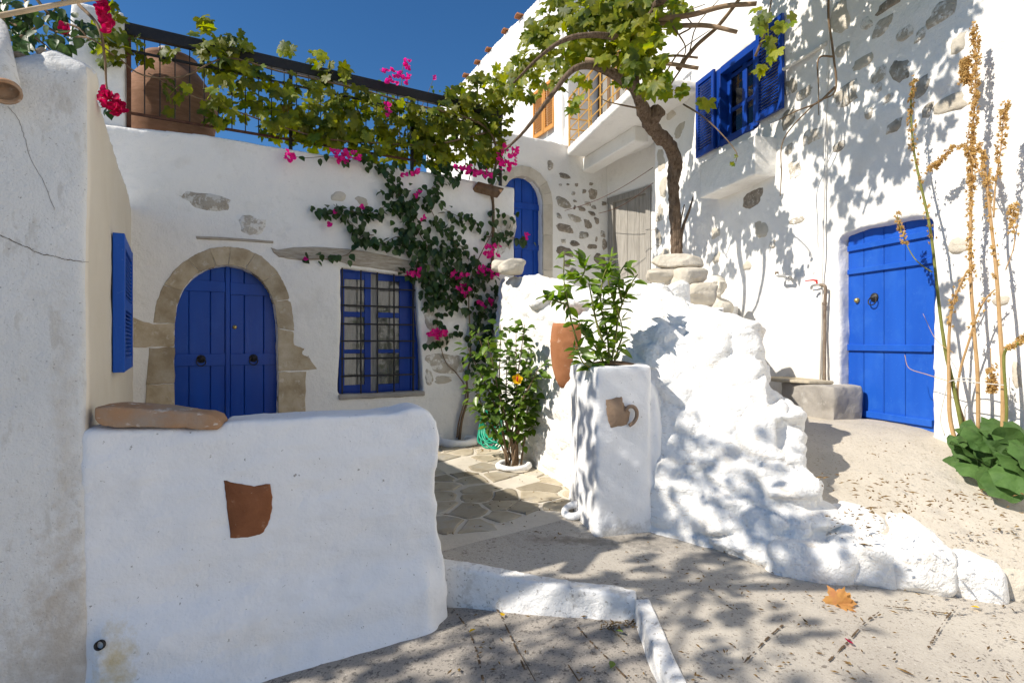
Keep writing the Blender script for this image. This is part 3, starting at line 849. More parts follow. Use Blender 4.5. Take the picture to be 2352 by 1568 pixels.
# barred window
wd = -0.10
def wz(y): return BACK.uz(865, y, wd)[1]
def frame_bar(parent, name, x0, x1, y0, y1, o0, o1, mat=m_blue_dark, bev=0.003):
    return MB().pbox(BACK, BACK.u(x0, wd), BACK.u(x1, wd), wz(y1), wz(y0), o0, o1).build(name, mat, parent, bevel=bev)
win = frame_bar(house, "window", 790, 948, 898, 908, wd, wd - 0.06)
tag(win, "deep blue casement window behind a black iron grille")
for n_s, x0, x1, y0, y1 in (("frame", 778, 791, 622, 908), ("frame", 944, 960, 622, 908), ("frame", 791, 944, 618, 628)):
    frame_bar(win, n_s, x0, x1, y0, y1, wd + 0.004, wd - 0.06)
for (x0, x1) in ((791, 852.5), (853.5, 944)):
    il, ir = (x0 + 0, 787.5) if x0 < 800 else (853.5, 868)
    rl, rr_ = (838, x1) if x0 < 800 else (918, x1)
    for a_, b_ in ((x0, il if x0 > 800 else 791.5), (rl, rr_)):
        if b_ - a_ > 1: frame_bar(win, "stile", a_, b_, 628, 898, wd - 0.012, wd - 0.035)
    for y0, y1 in ((628, 644), (717, 729), (802, 811), (882, 898)):
        frame_bar(win, "sash_rail", (791.5 if x0 < 800 else 868), (838 if x0 < 800 else 918), y0, y1, wd - 0.014, wd - 0.034)
    for y0, y1 in ((644, 717), (729, 802), (811, 882)):
        frame_bar(win, "pane", (791 if x0 < 800 else 868), (838 if x0 < 800 else 918), y0, y1, wd - 0.026, wd - 0.030, m_glass, 0)
mb = MB(); NN = 60
vs = []
for i in range(NN):
    u = BACK.u(785, -0.2) + (BACK.u(950, -0.2) - BACK.u(785, -0.2)) * i / (NN - 1)
    o = -0.155 + 0.007 * math.sin(i * 1.3) + 0.004 * math.sin(i * 3.1)
    vs += [BACK.pt(u, wz(905), o), BACK.pt(u, wz(625), o)]
mb.add(vs, [(2 * i, 2 * i + 2, 2 * i + 3, 2 * i + 1) for i in range(NN - 1)])
mb.build("curtain", m_curtain, win, smooth=True)
gr = MB().tube([BACK.pt(BACK.u(786, -.03), wz(900), -0.03), BACK.pt(BACK.u(786, -.03), wz(618), -0.03)], 0.010, 8).build("grille", m_iron, house)
go = -0.035
for x in (829, 867, 905, 949):
    MB().tube([BACK.pt(BACK.u(x, go), wz(903), go), BACK.pt(BACK.u(x, go), wz(616), go)], 0.0095 if x < 940 else 0.013, 8).build("grille_bar", m_iron, gr)
for y in (664, 704, 745, 783, 822, 861):
    MB().tube([BACK.pt(BACK.u(782, go), wz(y), go + 0.012), BACK.pt(BACK.u(953, go), wz(y), go + 0.012)], 0.0095, 8).build("grille_bar", m_iron, gr)
me = remesh(MB().pbox(BACK, BACK.u(778), BACK.u(975), BACK.uz(865, 914)[1], BACK.uz(865, 902)[1], 0.018, -0.12).mesh(), 0.012, 3, plaster(0.006, 5, 0.002, 3))
place("sill", me, m_block, house)

# planting ring at the foot of the wall
me = remesh(MB().ring(BACK.at(1050, 1012, 0.10), 0.22, 0.05, (0, 0, 1), 24, 8, math.pi * 0.0, math.pi * 2.0).mesh(), 0.014, 2, plaster(0.012, 5, 0.003, 8))
ring_ = place("planting_ring", me, m_white_low, None, origin=tuple(BACK.at(1050, 1012, 0.10)))
tag(ring_, "low white plaster ring round the bougainvillea roots", "kerb ring")
MB().lathe([(0.2, 0.0), (0.12, 0.02), (0.01, 0.03)], BACK.at(1050, 1012, 0.10), 14).build("soil", m_soil, ring_)

# ================================================================== CORNER HOUSE (left)
corner = thing("corner_house", "weathered white house corner filling the left edge", "house", (-1.99, 2.62, 0))
foot = [(-1.99, 2.62), (-1.99 - .852 * 2.6, 2.62 - .523 * 2.6), (-5.6, 2.6), (-4.6, 5.9), (-3.80, 5.60)]
mb = MB()
p0 = [Vector((x, y, -0.6)) for x, y in foot]; p1 = [Vector((x, y, 2.80)) for x, y in foot]
p1[0].z = 2.86; p1[1].z = 2.2; p1[4].z = 2.86; n = len(foot)
mb.add(p0 + p1, [tuple(range(n - 1, -1, -1)), tuple(range(n, 2 * n))] + [(i, (i + 1) % n, n + (i + 1) % n, n + i) for i in range(n)])
# ragged crest on the street face
for i in range(14):
    u = -0.05 - i * 0.09
    h = 2.90 + 0.02 * math.sin(i * 1.7) + (0.04 if i in (1, 2) else 0.0) - 0.035 * i
    p = LEFT.pt(u, h - 0.08, -0.12); mb.ball(p, 0.1, 0.1, 0.1, 1)
bm = bmesh.new(); me0 = mb.mesh(); bm.from_mesh(me0); bmesh.ops.recalc_face_normals(bm, faces=bm.faces); bm.to_mesh(me0); bm.free()
me = remesh(me0, 0.03, 3, plaster(0.012, 1.3, 0.003, 41))
surface("corner", me)
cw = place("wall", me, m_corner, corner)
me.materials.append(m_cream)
no_ = np.empty(len(me.polygons) * 3); me.polygons.foreach_get("normal", no_); no_ = no_.reshape(-1, 3)
cen = np.empty(len(me.polygons) * 3); me.polygons.foreach_get("center", cen); cen = cen.reshape(-1, 3)
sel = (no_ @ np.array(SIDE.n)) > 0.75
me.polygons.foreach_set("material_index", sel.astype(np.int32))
# weathered stones and debris along the crest
for k in range(12):
    p = LEFT.pt(-0.20 - 0.05 * k + random.uniform(-.02, .02), 2.88 - 0.028 * k + random.uniform(0, 0.02), random.uniform(-0.16, -0.04))
    boulder(p, random.uniform(.02, .05), random.uniform(.02, .04), random.uniform(.012, .025), 700 + k, 0.4).build("crest_stone", m_stone_dark, corner, smooth=True)
# crack in the plaster
pts = [(0, 541), (20, 549), (45, 562), (62, 567), (80, 579), (100, 585), (120, 588), (140, 593), (160, 597), (180, 600), (203, 602)]
mb = MB()
for (a, b) in zip(pts[:-1], pts[1:]):
    for k in range(3):
        t0, t1 = k / 3, (k + 1) / 3
        q = []
        for t in (t0, t1):
            h = on("corner", a[0] + (b[0] - a[0]) * t, a[1] + (b[1] - a[1]) * t)
            q.append(h[0] + h[1] * 0.001 if h[0] else None)
        if q[0] and q[1]: mb.tube([q[0] + Vector((0, 0, random.uniform(-.004, .004))), q[1]], random.uniform(0.0009, 0.0022), 4)
mb.build("plaster_crack", m_dirt, corner)
for pts in ([(18, 245), (40, 270), (52, 300), (60, 330), (72, 370), (95, 410), (120, 468), (125, 482)],):
    mb = MB(); q = []
    for p in cr([Vector((x, y, 0)) for x, y in pts], 4):
        h = on("corner", p.x + random.uniform(-2, 2), p.y)
        if h[0]: q.append(h[0] + h[1] * 0.001)
    mb.tube(q, 0.0007, 4); mb.build("plaster_crack", m_dirt, corner)
# rain spout at the far left
a = LEFT.at(-22, 60, -0.10); b = LEFT.at(12, 218, 0.15)
dirv = (b - a).normalized(); ln_ = (b - a).length
sp_ = MB().lathe([(0.060, 0), (0.058, ln_ - .02), (0.050, ln_ - .02), (0.044, 0.05)], a, 20, dirv).build("rain_spout", m_corner, corner, smooth=True, label="whitewashed rain spout with a rusty lip")
MB().lathe([(0.0595, ln_ - .03), (0.0595, ln_ - .012), (0.050, ln_ - .012), (0.049, ln_ - .03)], a, 20, dirv).build("lip", m_tile, sp_, smooth=True)
# louvred shutter folded against the side wall
so0, so1 = 0.010, 0.075
def su(px): return SIDE.u(px, so1)
U0 = SIDE.uz(286.5, 784, so1)[0]; zt = SIDE.uz(286.5, 536, so1)[1]; zb = SIDE.uz(286.5, 855, so1)[1]
U1 = U0 + 0.95
shut = MB().pbox(SIDE, U0, U0 + 0.085, zb, zt, so1, so0).build("shutter", m_blue_matt, corner, bevel=0.003, label="blue louvred shutter folded against the side wall")
MB().pbox(SIDE, U1 - .08, U1, zb, zt, so1, so0).build("stile", m_blue_matt, shut, bevel=0.003)
for z0, z1 in ((zb, zb + .09), (zt - .08, zt), ((zb + zt) / 2 - .04, (zb + zt) / 2 + .04)):
    MB().pbox(SIDE, U0 + .086, U1 - .081, z0, z1, so1 - .002, so0).build("rail", m_blue_matt, shut, bevel=0.003)
n = 26
for k in range(n):
    z = zb + .10 + (zt - zb - .2) * k / (n - 1)
    mb = MB(); c = SIDE.pt((U0 + U1) / 2, z, (so0 + so1) / 2)
    mb.box(c, SIDE.d * ((U1 - U0) / 2 - .082), (SIDE.n * 0.024 + Vector((0, 0, -0.016))), (SIDE.n * 0.003 + Vector((0, 0, 0.004))))
    mb.build("slat", m_blue_matt, shut)

# ================================================================== LOW COURTYARD WALL
low = thing("courtyard_wall", "thick low whitewashed wall in the foreground with a brown pottery shard", "wall", tuple(LOW.at(700, 1450)))
prof = [(200, 985), (300, 985), (505, 984), (514, 969), (560, 967), (640, 962), (720, 957), (800, 952), (860, 950), (905, 946), (935, 938), (965, 934), (985, 939), (1000, 958), (1008, 985), (1011, 1015), (1006, 1050), (1001, 1090), (1002, 1140), (1004, 1180), (1010, 1225), (1018, 1265), (1026, 1300)]
outer = uzs(LOW, prof)
outer = outer[1:] + [(outer[-1][0] + 0.02, -0.35), (-0.05, -0.35), (-0.05, outer[0][1])]
me = sheet(LOW, outer, [], 0.36, 0.0)
mb = MB()
# flared foot
for i in range(56):
    t = i / 55; u = -0.75 + t * 2.48
    if u < 0.02 or u > 1.61: continue
    fl = min(1.0, 0.25 + u / 0.7)
    mb.ball(LOW.pt(u, -0.12, -0.09 + 0.04 * fl), 0.16, 0.16, 0.55, 1)
    mb.ball(LOW.pt(u, -0.28, -0.08 + 0.16 * fl), 0.16, 0.16, 0.30, 1)
me = remesh(join_into(me, mb), 0.02, 7, lambda co: 0.014 * fbm(co * 1.5, 2, 51) + 0.008 * fbm(co * np.array([3.2, 3.2, 6.5]), 3, 57) + 0.0045 * fbm(co * np.array([10, 10, 26]), 2, 5))
surface("low", me)
place("wall", me, m_white_low, low)
# terracotta and stone cap at the left end
cap = [(213, 962), (214, 936), (240, 932), (330, 937), (420, 944), (480, 952), (502, 962), (512, 976), (500, 988), (440, 984), (340, 983), (262, 984), (228, 978)]
me = remesh(sheet(LOW, uzs(LOW, cap, 0.015), [], 0.24, 0.015), 0.010, 1, plaster(0.007, 6, 0.003, 61))
place("cap_tile", me, m_tile, low)
# pottery shard let into the face
def inlay(key, px_poly, proud, mat, parent, name, bulge=0.012, n=4):
    """a curved sherd pressed into a plastered surface"""
    P_ = []
    cx_ = sum(p[0] for p in px_poly) / len(px_poly); cy_ = sum(p[1] for p in px_poly) / len(px_poly)
    poly = []
    for i in range(len(px_poly)):
        a, b = px_poly[i], px_poly[(i + 1) % len(px_poly)]
        for k in range(n): poly.append((a[0] + (b[0] - a[0]) * k / n + random.uniform(-1, 1), a[1] + (b[1] - a[1]) * k / n + random.uniform(-1, 1)))
    hc, nc = on(key, cx_, cy_)
    vs, fs = [], []; m_ = len(poly)
    rings = [(1.0, -0.03), (1.0, proud * 0.5), (0.93, proud), (0.6, proud + bulge * .6), (0.3, proud + bulge)]
    base = [on(key, x, y) for x, y in poly]
    # flat best surface: project on the plane through the centre
    for sc, o in rings:
        for (x, y) in poly:
            xx, yy = cx_ + (x - cx_) * sc, cy_ + (y - cy_) * sc
            h = on(key, xx, yy)
            p = h[0] if h[0] else hc
            vs.append(p + nc * o)
    vs.append(hc + nc * (proud + bulge))
    for r in range(len(rings) - 1):
        for k in range(m_):
            k2 = (k + 1) % m_; fs.append((r * m_ + k, r * m_ + k2, (r + 1) * m_ + k2, (r + 1) * m_ + k))
    r = len(rings) - 1
    for k in range(m_): fs.append((r * m_ + k, r * m_ + (k + 1) % m_, (r + 1) * m_))
    return MB().add(vs, fs).build(name, mat, parent, smooth=True)
inlay("low", [(514, 1102), (545, 1110), (585, 1116), (620, 1110), (626, 1140), (624, 1175), (615, 1205), (602, 1224), (580, 1231), (530, 1235), (524, 1190), (519, 1140)], 0.006, m_shard, low, "pottery_shard", 0.010)
# drain pipe through the foot of the wall
h, nn = on("low", 232, 1479)
mb = MB(); dv = (nn + Vector((0.25, -0.2, 0.0))).normalized(); r0 = 0.022
mb.lathe([(r0, -0.12), (r0, 0.02), (r0 * .8, 0.02), (r0 * .75, -0.10)], h, 18, dv)
mb.build("drain_pipe", m_iron, low, smooth=True)

# ================================================================== RETAINING WALL OF WHITEWASHED ROCK
S = [  # base (px, py, Y), crest (px, py, Y)
    ((1128, 1000, 6.95), (1150, 640, 7.1)), ((1185, 1040, 6.25), (1195, 634, 6.5)), ((1248, 1082, 5.62), (1240, 627, 6.0)), ((1300, 1120, 5.1), (1290, 640, 5.7)),
    ((1340, 1150, 4.7), (1335, 655, 5.4)), ((1400, 1195, 4.35), (1385, 668, 5.15)), ((1455, 1215, 4.15), (1440, 655, 4.95)), ((1520, 1235, 4.0), (1530, 645, 4.75)),
    ((1600, 1262, 3.86), (1585, 700, 4.62)), ((1680, 1288, 3.68), (1665, 706, 4.5)), ((1760, 1312, 3.52), (1735, 742, 4.42)), ((1815, 1318, 3.46), (1748, 775, 4.40))]
def ground_point(px, py, Y): return at(px, py, Y)
vs, fs = [], []; K = 9
for (b, c) in S:
    pb = at(*b); pc = at(*c)
    lean = (pc - pb); hn = Vector((lean.x, lean.y, 0)); hn = hn.normalized()
    row = []
    pb = Vector((pb.x, pb.y, pb.z - 0.15))
    for k in range(6):
        t = k / 5
        # bulging batter: steep below, leaning back near the crest
        q = pb.lerp(pc, t); q = q - hn * (0.12 * math.sin(math.pi * t))
        row.append(q)
    back = pc + hn * 0.45; row += [back + Vector((0, 0, -0.04)), back + Vector((0, 0, -0.9)), Vector((back.x, back.y, -0.1))]
    vs += row
m_ = len(S)
for i in range(m_ - 1):
    for k in range(K):
        k2 = (k + 1) % K
        fs.append((i * K + k, i * K + k2, (i + 1) * K + k2, (i + 1) * K + k))
fs.append(tuple(range(K))); fs.append(tuple((m_ - 1) * K + k for k in reversed(range(K))))
rock = MB().add(vs, fs)
bm = bmesh.new(); me0 = rock.mesh(); bm.from_mesh(me0); bmesh.ops.recalc_face_normals(bm, faces=bm.faces); bm.to_mesh(me0); bm.free()
mb = MB()
# stepped right end: boulders one above the other
def blob(px, py, Y, rx, ry, rz, seed, rough=0.25):
    b = boulder(at(px, py, Y), rx, ry, rz, seed, rough); mb.add(b.v, b.f)
for a_ in ((1660, 775, 4.62, .36, .32, .24, 1), (1600, 800, 4.62, .42, .3, .3, 2), (1690, 860, 4.52, .26, .3, .26, 3),
           (1742, 940, 4.30, .31, .34, .18, 4), (1700, 960, 4.38, .44, .34, .28, 5), (1765, 990, 4.24, .25, .30, .13, 6),
           (1756, 1048, 4.12, .31, .34, .17, 7), (1700, 1060, 4.22, .44, .36, .26, 8),
           (1790, 1120, 3.96, .27, .36, .22, 9), (1735, 1170, 4.00, .46, .36, .28, 10), (1800, 1190, 3.84, .25, .32, .22, 11),
           (1790, 1250, 3.80, .36, .3, .2, 12), (1560, 840, 4.62, .40, .24, .26, 13), (1610, 980, 4.42, .42, .24, .24, 15), (1640, 1120, 4.20, .5, .24, .24, 16),
           (1290, 690, 5.95, .40, .30, .16, 27), (1370, 690, 5.4, .34, .26, .14, 22), (1445, 690, 5.12, .2, .22, .2, 23)):
    blob(*a_, 0.16)
me = join_into(me0, mb)
me = remesh(me, 0.019, 8)
def rockdisp(co):
    w = np.stack([vnoise(co * 1.1, 3), vnoise(co * 1.1, 4), vnoise(co * 1.1, 5)], 1)
    big = fbm(co * np.array([1.5, 1.5, 2.2]), 2, 71)
    # broken ledges: each bed juts out at its top and is undercut below
    s = (co[:, 2] + 0.30 * w[:, 0] + 0.28 * co[:, 0]) / 0.23
    f = s - np.floor(s)
    f = 1 - f
    bed = np.where(f < 0.14, f / 0.14, 1.0 - (f - 0.14) / 0.86 * 0.8) - 0.55
    on_ = np.clip(0.5 + 1.6 * vnoise(co * np.array([1.7, 1.7, 2.4]), 79), 0, 1)
    s2 = (co[:, 0] * 0.8 + co[:, 1] * 0.6 + 0.22 * w[:, 1] + 0.12 * co[:, 2]) / 0.36
    g = np.abs(s2 - np.round(s2)); split = -np.clip(0.06 - g, 0, 1) / 0.06
    cw_ = co + 0.07 * w
    f1, f2, idr = worley(cw_ * np.array([3.0, 3.0, 4.4]) + 0.35 * co[:, :1] * np.array([0, 0, 1]), 91)
    e = np.clip((f2 - f1) / 0.30, 0, 1)
    rub = 0.042 * (np.sqrt(e) - 0.75) + 0.022 * idr * e
    right = np.clip((co[:, 0] - 0.95) / 0.45, 0.22, 1)
    return np.clip(right, 0.5, 1) * rub + right * (0.032 * big + 0.040 * bed * on_ + 0.030 * split * np.clip(vnoise(co * 1.9, 83) * 2, 0, 1)) + 0.014 * fbm(co * np.array([5, 5, 9]), 3, 81) + 0.004 * fbm(co * np.array([16, 16, 30]), 2, 9)
co = get_co(me); no = get_no(me)
set_co(me, co + no * rockdisp(co)[:, None])
surface("rock", me)
rwall = thing("retaining_wall", "sunlit rugged retaining wall of whitewashed rock stepping down to the right", "wall", tuple(at(1500, 1235, 4.0)))
place("rock_face", me, m_white_rock, rwall)

# half amphora set in the rock
pb, nb = on("rock", 1303, 812)
pb = pb - nb * 0.02
prof = [(0.03, -0.34), (0.075, -0.32), (0.115, -0.25), (0.15, -0.13), (0.168, 0.0), (0.173, 0.1), (0.176, 0.115), (0.172, 0.13), (0.168, 0.2), (0.16, 0.25), (0.152, 0.29)]
ax = (Vector((0.02, -0.03, 1.0))).normalized()
ctr = at(1305, 812, pb.y + 0.02)
MB().lathe(prof, ctr, 28, ax).build("half_amphora", m_terra, rwall, smooth=True, label="orange terracotta amphora half sunk in the white rock")

# upper courtyard ground behind the rock wall
poly = [(-0.05, 7.9), (0.0, 7.1), (0.3, 6.35), (0.62, 5.75), (0.95, 5.35), (1.35, 5.0), (1.70, 4.8), (1.80, 4.85), (2.62, 6.9), (3.0, 7.4), (2.9, 8.2), (2.6, 9.6), (2.9, 10.9), (2.2, 12.2), (-0.8, 10.6)]
uz_ = lambda y: 1.74 + 0.095 * (y - 4.5)
mb = MB(); n = len(poly)
mb.add([(x, y, uz_(y)) for x, y in poly] + [(x, y, 0.0) for x, y in poly], [tuple(range(n))] + [(i, i + n, (i + 1) % n + n, (i + 1) % n) for i in range(n)])
ug = mb.build("upper_courtyard", m_white_rock); tag(ug, "raised ground behind the white rock wall", kind="structure")

# pedestal planter
fp = [(0.613, 4.0), (1.02, 4.12), (1.08, 4.75), (0.5, 4.78), (0.515, 4.35)]
mb = MB(); n = len(fp); cxy = Vector((0.78, 4.35))
def ringz(sc, z): return [(cxy.x + (x - cxy.x) * sc, cxy.y + (y - cxy.y) * sc, z) for x, y in fp]
lv = [ringz(1.14, 0.0), ringz(1.06, 0.22), ringz(1.0, 0.5), ringz(0.985, 1.0), ringz(1.03, 1.30), ringz(1.03, 1.37)]
vs = [p for l in lv for p in l]
fs = [(i * n + k, i * n + (k + 1) % n, (i + 1) * n + (k + 1) % n, (i + 1) * n + k) for i in range(len(lv) - 1) for k in range(n)] + [tuple(reversed(range(n))), tuple((len(lv) - 1) * n + k for k in range(n))]
mbp = MB().add(vs, fs); mbp.ball((1.10, 4.55, 0.62), .20, .30, .72, 2); mbp.ball((1.07, 4.36, 0.5), .12, .22, .75, 2)
me = remesh(mbp.mesh(), 0.018, 7, plaster(0.014, 2.6, 0.003, 91))
surface("ped", me)
ped = thing("pedestal_planter", "white plastered pillar planter with a broken jug set in its face", "planter", (0.78, 4.35, 0.15))
place("pillar", me, m_white_low, ped)
MB().lathe([(0.2, 0), (0.1, 0.02), (0.01, 0.025)], (0.78, 4.38, 1.375), 14).build("soil", m_soil, ped)
jug = inlay("ped", [(1392, 918), (1410, 914), (1428, 911), (1431, 926), (1438, 936), (1446, 945), (1444, 962), (1440, 974), (1412, 980), (1402, 981), (1396, 960), (1393, 938)], 0.010, m_jug, ped, "jug", 0.03)
hp = []
for (x, y, o) in ((1434, 940, 0.02), (1440, 932, 0.035), (1449, 932, 0.04), (1456, 941, 0.04), (1456, 955, 0.04), (1450, 968, 0.035), (1443, 976, 0.015)):
    q = on("ped", x, y); hp.append(q[0] + q[1] * o)
MB().tube(cr(hp, 5), 0.014, 8).build("handle", m_jug, jug, smooth=True)

# small white pot rim at the pedestal foot
c = at(1318, 1172, 4.35); me = remesh(MB().ring(c, 0.075, 0.03, Vector((-0.2, -0.3, 1)), 20, 8).mesh(), 0.01, 2, plaster(0.006, 8, 0.002, 4))
rim = place("hole_rim", me, m_white_low, None, origin=tuple(c)); tag(rim, "small plastered ring round a drain hole at the pillar foot", "drain hole")
MB().lathe([(0.06, -0.01), (0.01, -0.008)], c, 12, Vector((-0.2, -0.3, 1))).build("soil", m_soil, rim)

# ================================================================== RIGHT HOUSE
rh = thing("right_house", "tall white stone house on the right with blue shutters and plank door", "house", tuple(RIGHT.pt(0, 0.76)))
dt, db_ = -0.12, 0.70
door_open = uzs(RIGHT, [(1925, 545), (1975, 528), (2040, 512), (2100, 500), (2128, 497), (2140, 505), (2143, 700), (2147, 1010)]) + [(RIGHT.u(1928), 0.5)]
winr = [(RIGHT.u(1644), RIGHT.uz(1644, 341)[1]), (RIGHT.u(1644), RIGHT.uz(1690, 130)[1]), (RIGHT.u(1740), RIGHT.uz(1690, 130)[1]), (RIGHT.u(1740), RIGHT.uz(1644, 341)[1])]
uL = RIGHT.u(1504); uN = 3.4
outer = [(uL, 0.3), (uL, 5.3), (-7.2, 5.3), (-7.2, 8.0), (uN, 8.0), (uN, 0.2)]
me = remesh(sheet(RIGHT, outer, [door_open, winr], 0.45), 0.028, 3, lambda co: 0.022 * fbm(co * 1.2, 3, 101) + 0.010 * fbm(co * 4.5, 3, 107) + 0.003 * fbm(co * 22, 2, 4))
surface("right", me)
place("wall", me, m_white, rh)
mb = MB().pbox(RIGHT, 3.38, 10.5, -0.6, 6.6, 0.0, -0.5); mb.pbox(RIGHT, 10.5, 24.0, -0.6, 2.7, 0.0, -0.5); mb.build('unseen_bounce_wall', m_white, rh)  # unseen wall down the street, added and shaped for bounce light and door reflections
# stones showing through
R_ST = [(2041, 10, 60, 24, 1), (2161, 29, 73, 50, 0), (1989, 55, 26, 30, 0), (2026, 62, 48, 38, 0), (2080, 76, 40, 34, 0), (2114, 80, 28, 28, 0), (2200, 101, 36, 42, 2), (2013, 175, 46, 36, 0),
        (2072, 161, 54, 56, 0), (2018, 202, 18, 20, 0), (2119, 198, 42, 46, 0), (2041, 227, 26, 22, 0), (2180, 240, 80, 40, 2), (2130, 255, 28, 34, 0), (1996, 260, 20, 28, 0), (2054, 289, 40, 28, 0),
        (1864, 312, 44, 34, 0), (1927, 336, 34, 22, 0), (1812, 344, 20, 26, 0), (1825, 391, 28, 42, 0), (1940, 219, 56, 46, 0), (1851, 211, 42, 30, 0), (1815, 198, 30, 38, 0), (1934, 115, 34, 34, 2),
        (1979, 146, 46, 32, 2), (1812, 271, 40, 40, 0), (1927, 42, 40, 80, 2), (1732, 455, 52, 44, 1), (1830, 507, 36, 18, 0), (2202, 564, 50, 40, 2), (1644, 535, 22, 24, 2), (1748, 525, 30, 42, 2), (1646, 593, 18, 24, 2),
        (1515, 490, 18, 40, 0), (1523, 430, 18, 44, 2), (1512, 545, 14, 46, 0), (1526, 590, 22, 36, 2), (1518, 370, 18, 50, 2), (1560, 300, 26, 30, 2), (1540, 262, 22, 24, 2), (2336, 862, 26, 64, 2), (2300, 690, 40, 26, 2), (1716, 610, 20, 20, 2), (1774, 560, 14, 20, 0)]
for (x, y, w, h, t) in R_ST:
    stone_in_wall(RIGHT, x, y, w, h, (m_stone if (x * 7 + y) % 2 else m_stone_pale, m_stone_dark, m_stone_beige)[t], rh, 0.012, 0.0, 9, 'right')
# plank door
dz1 = RIGHT.uz(1960, 525, dt)[1]; dz0 = RIGHT.uz(1970, 968, dt)[1]
def ru(px, o=dt): return RIGHT.u(px, o)
rd = MB().pbox(RIGHT, ru(1945), ru(2150), dz0, dz1 + 0.1, dt - 0.045, dt - 0.07).build("door", m_blue_matt, rh, label="bright blue plank door with ring pull")
for a_, b_ in ((1948, 1983.2), (1984.2, 2029.4), (2030.4, 2078.6), (2079.6, 2146)):
    MB().pbox(RIGHT, ru(a_), ru(b_), dz0, dz1 + 0.1, dt, dt - 0.04).build("plank", m_blue_matt, rd, bevel=0.005)
for (yl, yh) in ((565, 578), (619, 631), (791, 805), (938, 952)):
    MB().pbox(RIGHT, ru(1950), ru(2145), RIGHT.uz(1956, yh, dt)[1], RIGHT.uz(1956, yl, dt)[1], dt + 0.026, dt - 0.02).build("batten", m_blue_matt, rd, bevel=0.004)
ring_pull(RIGHT, 2009, 683, dt, rd, 0.045)
MB().lathe([(0.028, 0), (0.028, 0.01), (0.018, 0.03), (0.005, 0.034)], RIGHT.at(1970, 690, dt), 16, RIGHT.n).build("lock", m_brass, rd, smooth=True)
# shuttered window
wo = -0.10
zt = RIGHT.uz(1690, 130)[1]; zb = RIGHT.uz(1644, 341)[1]
rw = MB().pbox(RIGHT, ru(1642, 0), ru(1656, 0), zb, zt, 0.015, wo - 0.04).build("window", m_blue_dark, rh, bevel=0.004, label="deep blue casement between open shutters")
for a_, b_, c_, d_ in ((1656, 1741, zt - 0.09, zt + 0.01), (1731, 1742, zb, zt - 0.09), (1656, 1731, zb - 0.02, zb + 0.07)):
    MB().pbox(RIGHT, ru(a_, 0), ru(b_, 0), c_, d_, 0.012, wo - 0.04).build("frame", m_blue_dark, rw, bevel=0.004)
for a_, b_ in ((1656, 1664), (1690, 1700), (1724, 1731)):
    MB().pbox(RIGHT, ru(a_, 0), ru(b_, 0), zb + .07, zt - .09, wo, wo - 0.04).build("stile", m_blue_dark, rw, bevel=0.003)
for z_ in (zb + .07, (zb + zt) / 2 - .1, zt - .17):
    MB().pbox(RIGHT, ru(1664, 0), ru(1724, 0), z_, z_ + .05, wo - .003, wo - 0.037).build("sash_rail", m_blue_dark, rw, bevel=0.003)
for a_, b_ in ((1664, 1690), (1700, 1724)):
    MB().pbox(RIGHT, ru(a_, 0), ru(b_, 0), zb + .07, zt - .09, wo - .016, wo - .020).build("pane", m_glass, rw)
MB().pbox(RIGHT, ru(1640, 0), ru(1745, 0), zb, zt, wo - .30, wo - .32).build("room_dark", m_dark, rw)
def louvre(a_, b_, z0, z1, o_, turn=0.0, n=20, name="shutter", pl=RIGHT, mat=m_blue_dark, parent=rh, label=None):
    u0, u1 = ru(a_, o_) if pl is RIGHT else pl.u(a_, o_), ru(b_, o_) if pl is RIGHT else pl.u(b_, o_)
    sw = (u1 - u0) * 0.13
    sh = MB().pbox(pl, u0, u0 + sw, z0, z1, o_ + 0.04, o_).build(name, mat, parent, bevel=0.003, label=label)
    MB().pbox(pl, u1 - sw, u1, z0, z1, o_ + 0.04, o_).build("stile", mat, sh, bevel=0.003)
    for q0, q1 in ((z0, z0 + .08), (z1 - .07, z1)):
        MB().pbox(pl, u0 + sw + .001, u1 - sw - .001, q0, q1, o_ + 0.038, o_ + .002).build("rail", mat, sh, bevel=0.003)
    me_ = MB().box((0, 0, 0), pl.d * ((u1 - u0) / 2 - sw), pl.n * 0.018 + Vector((0, 0, -0.022)), pl.n * 0.003 + Vector((0, 0, 0.003))).mesh("slat")
    me_.materials.append(mat)
    for k in range(n):
        z = z0 + .105 + (z1 - z0 - .20) * k / (n - 1)
        s_ = bpy.data.objects.new("slat", me_); COL.objects.link(s_); s_.parent = sh
        s_.location = pl.pt((u0 + u1) / 2, z, o_ + 0.02)
    return sh
louvre(1603, 1644, RIGHT.uz(1644, 341)[1] - 0.02, zt + 0.02, 0.03, n=24, label="left louvred shutter, sun-flecked")
louvre(1741, 1802, RIGHT.uz(1644, 341)[1] + 0.01, zt + 0.04, 0.03, n=24, label="right louvred shutter")
# plastered sill box
bo = 0.30
zz1 = RIGHT.uz(1606, 377, bo)[1]; zz0 = RIGHT.uz(1617, 451, bo)[1]
me = remesh(MB().pbox(RIGHT, RIGHT.u(1606, bo), RIGHT.u(1733, bo), zz0, zz1, bo, -0.05).mesh(), 0.018, 3, plaster(0.008, 3, 0.003, 111))
place("sill_box", me, m_white, rh)
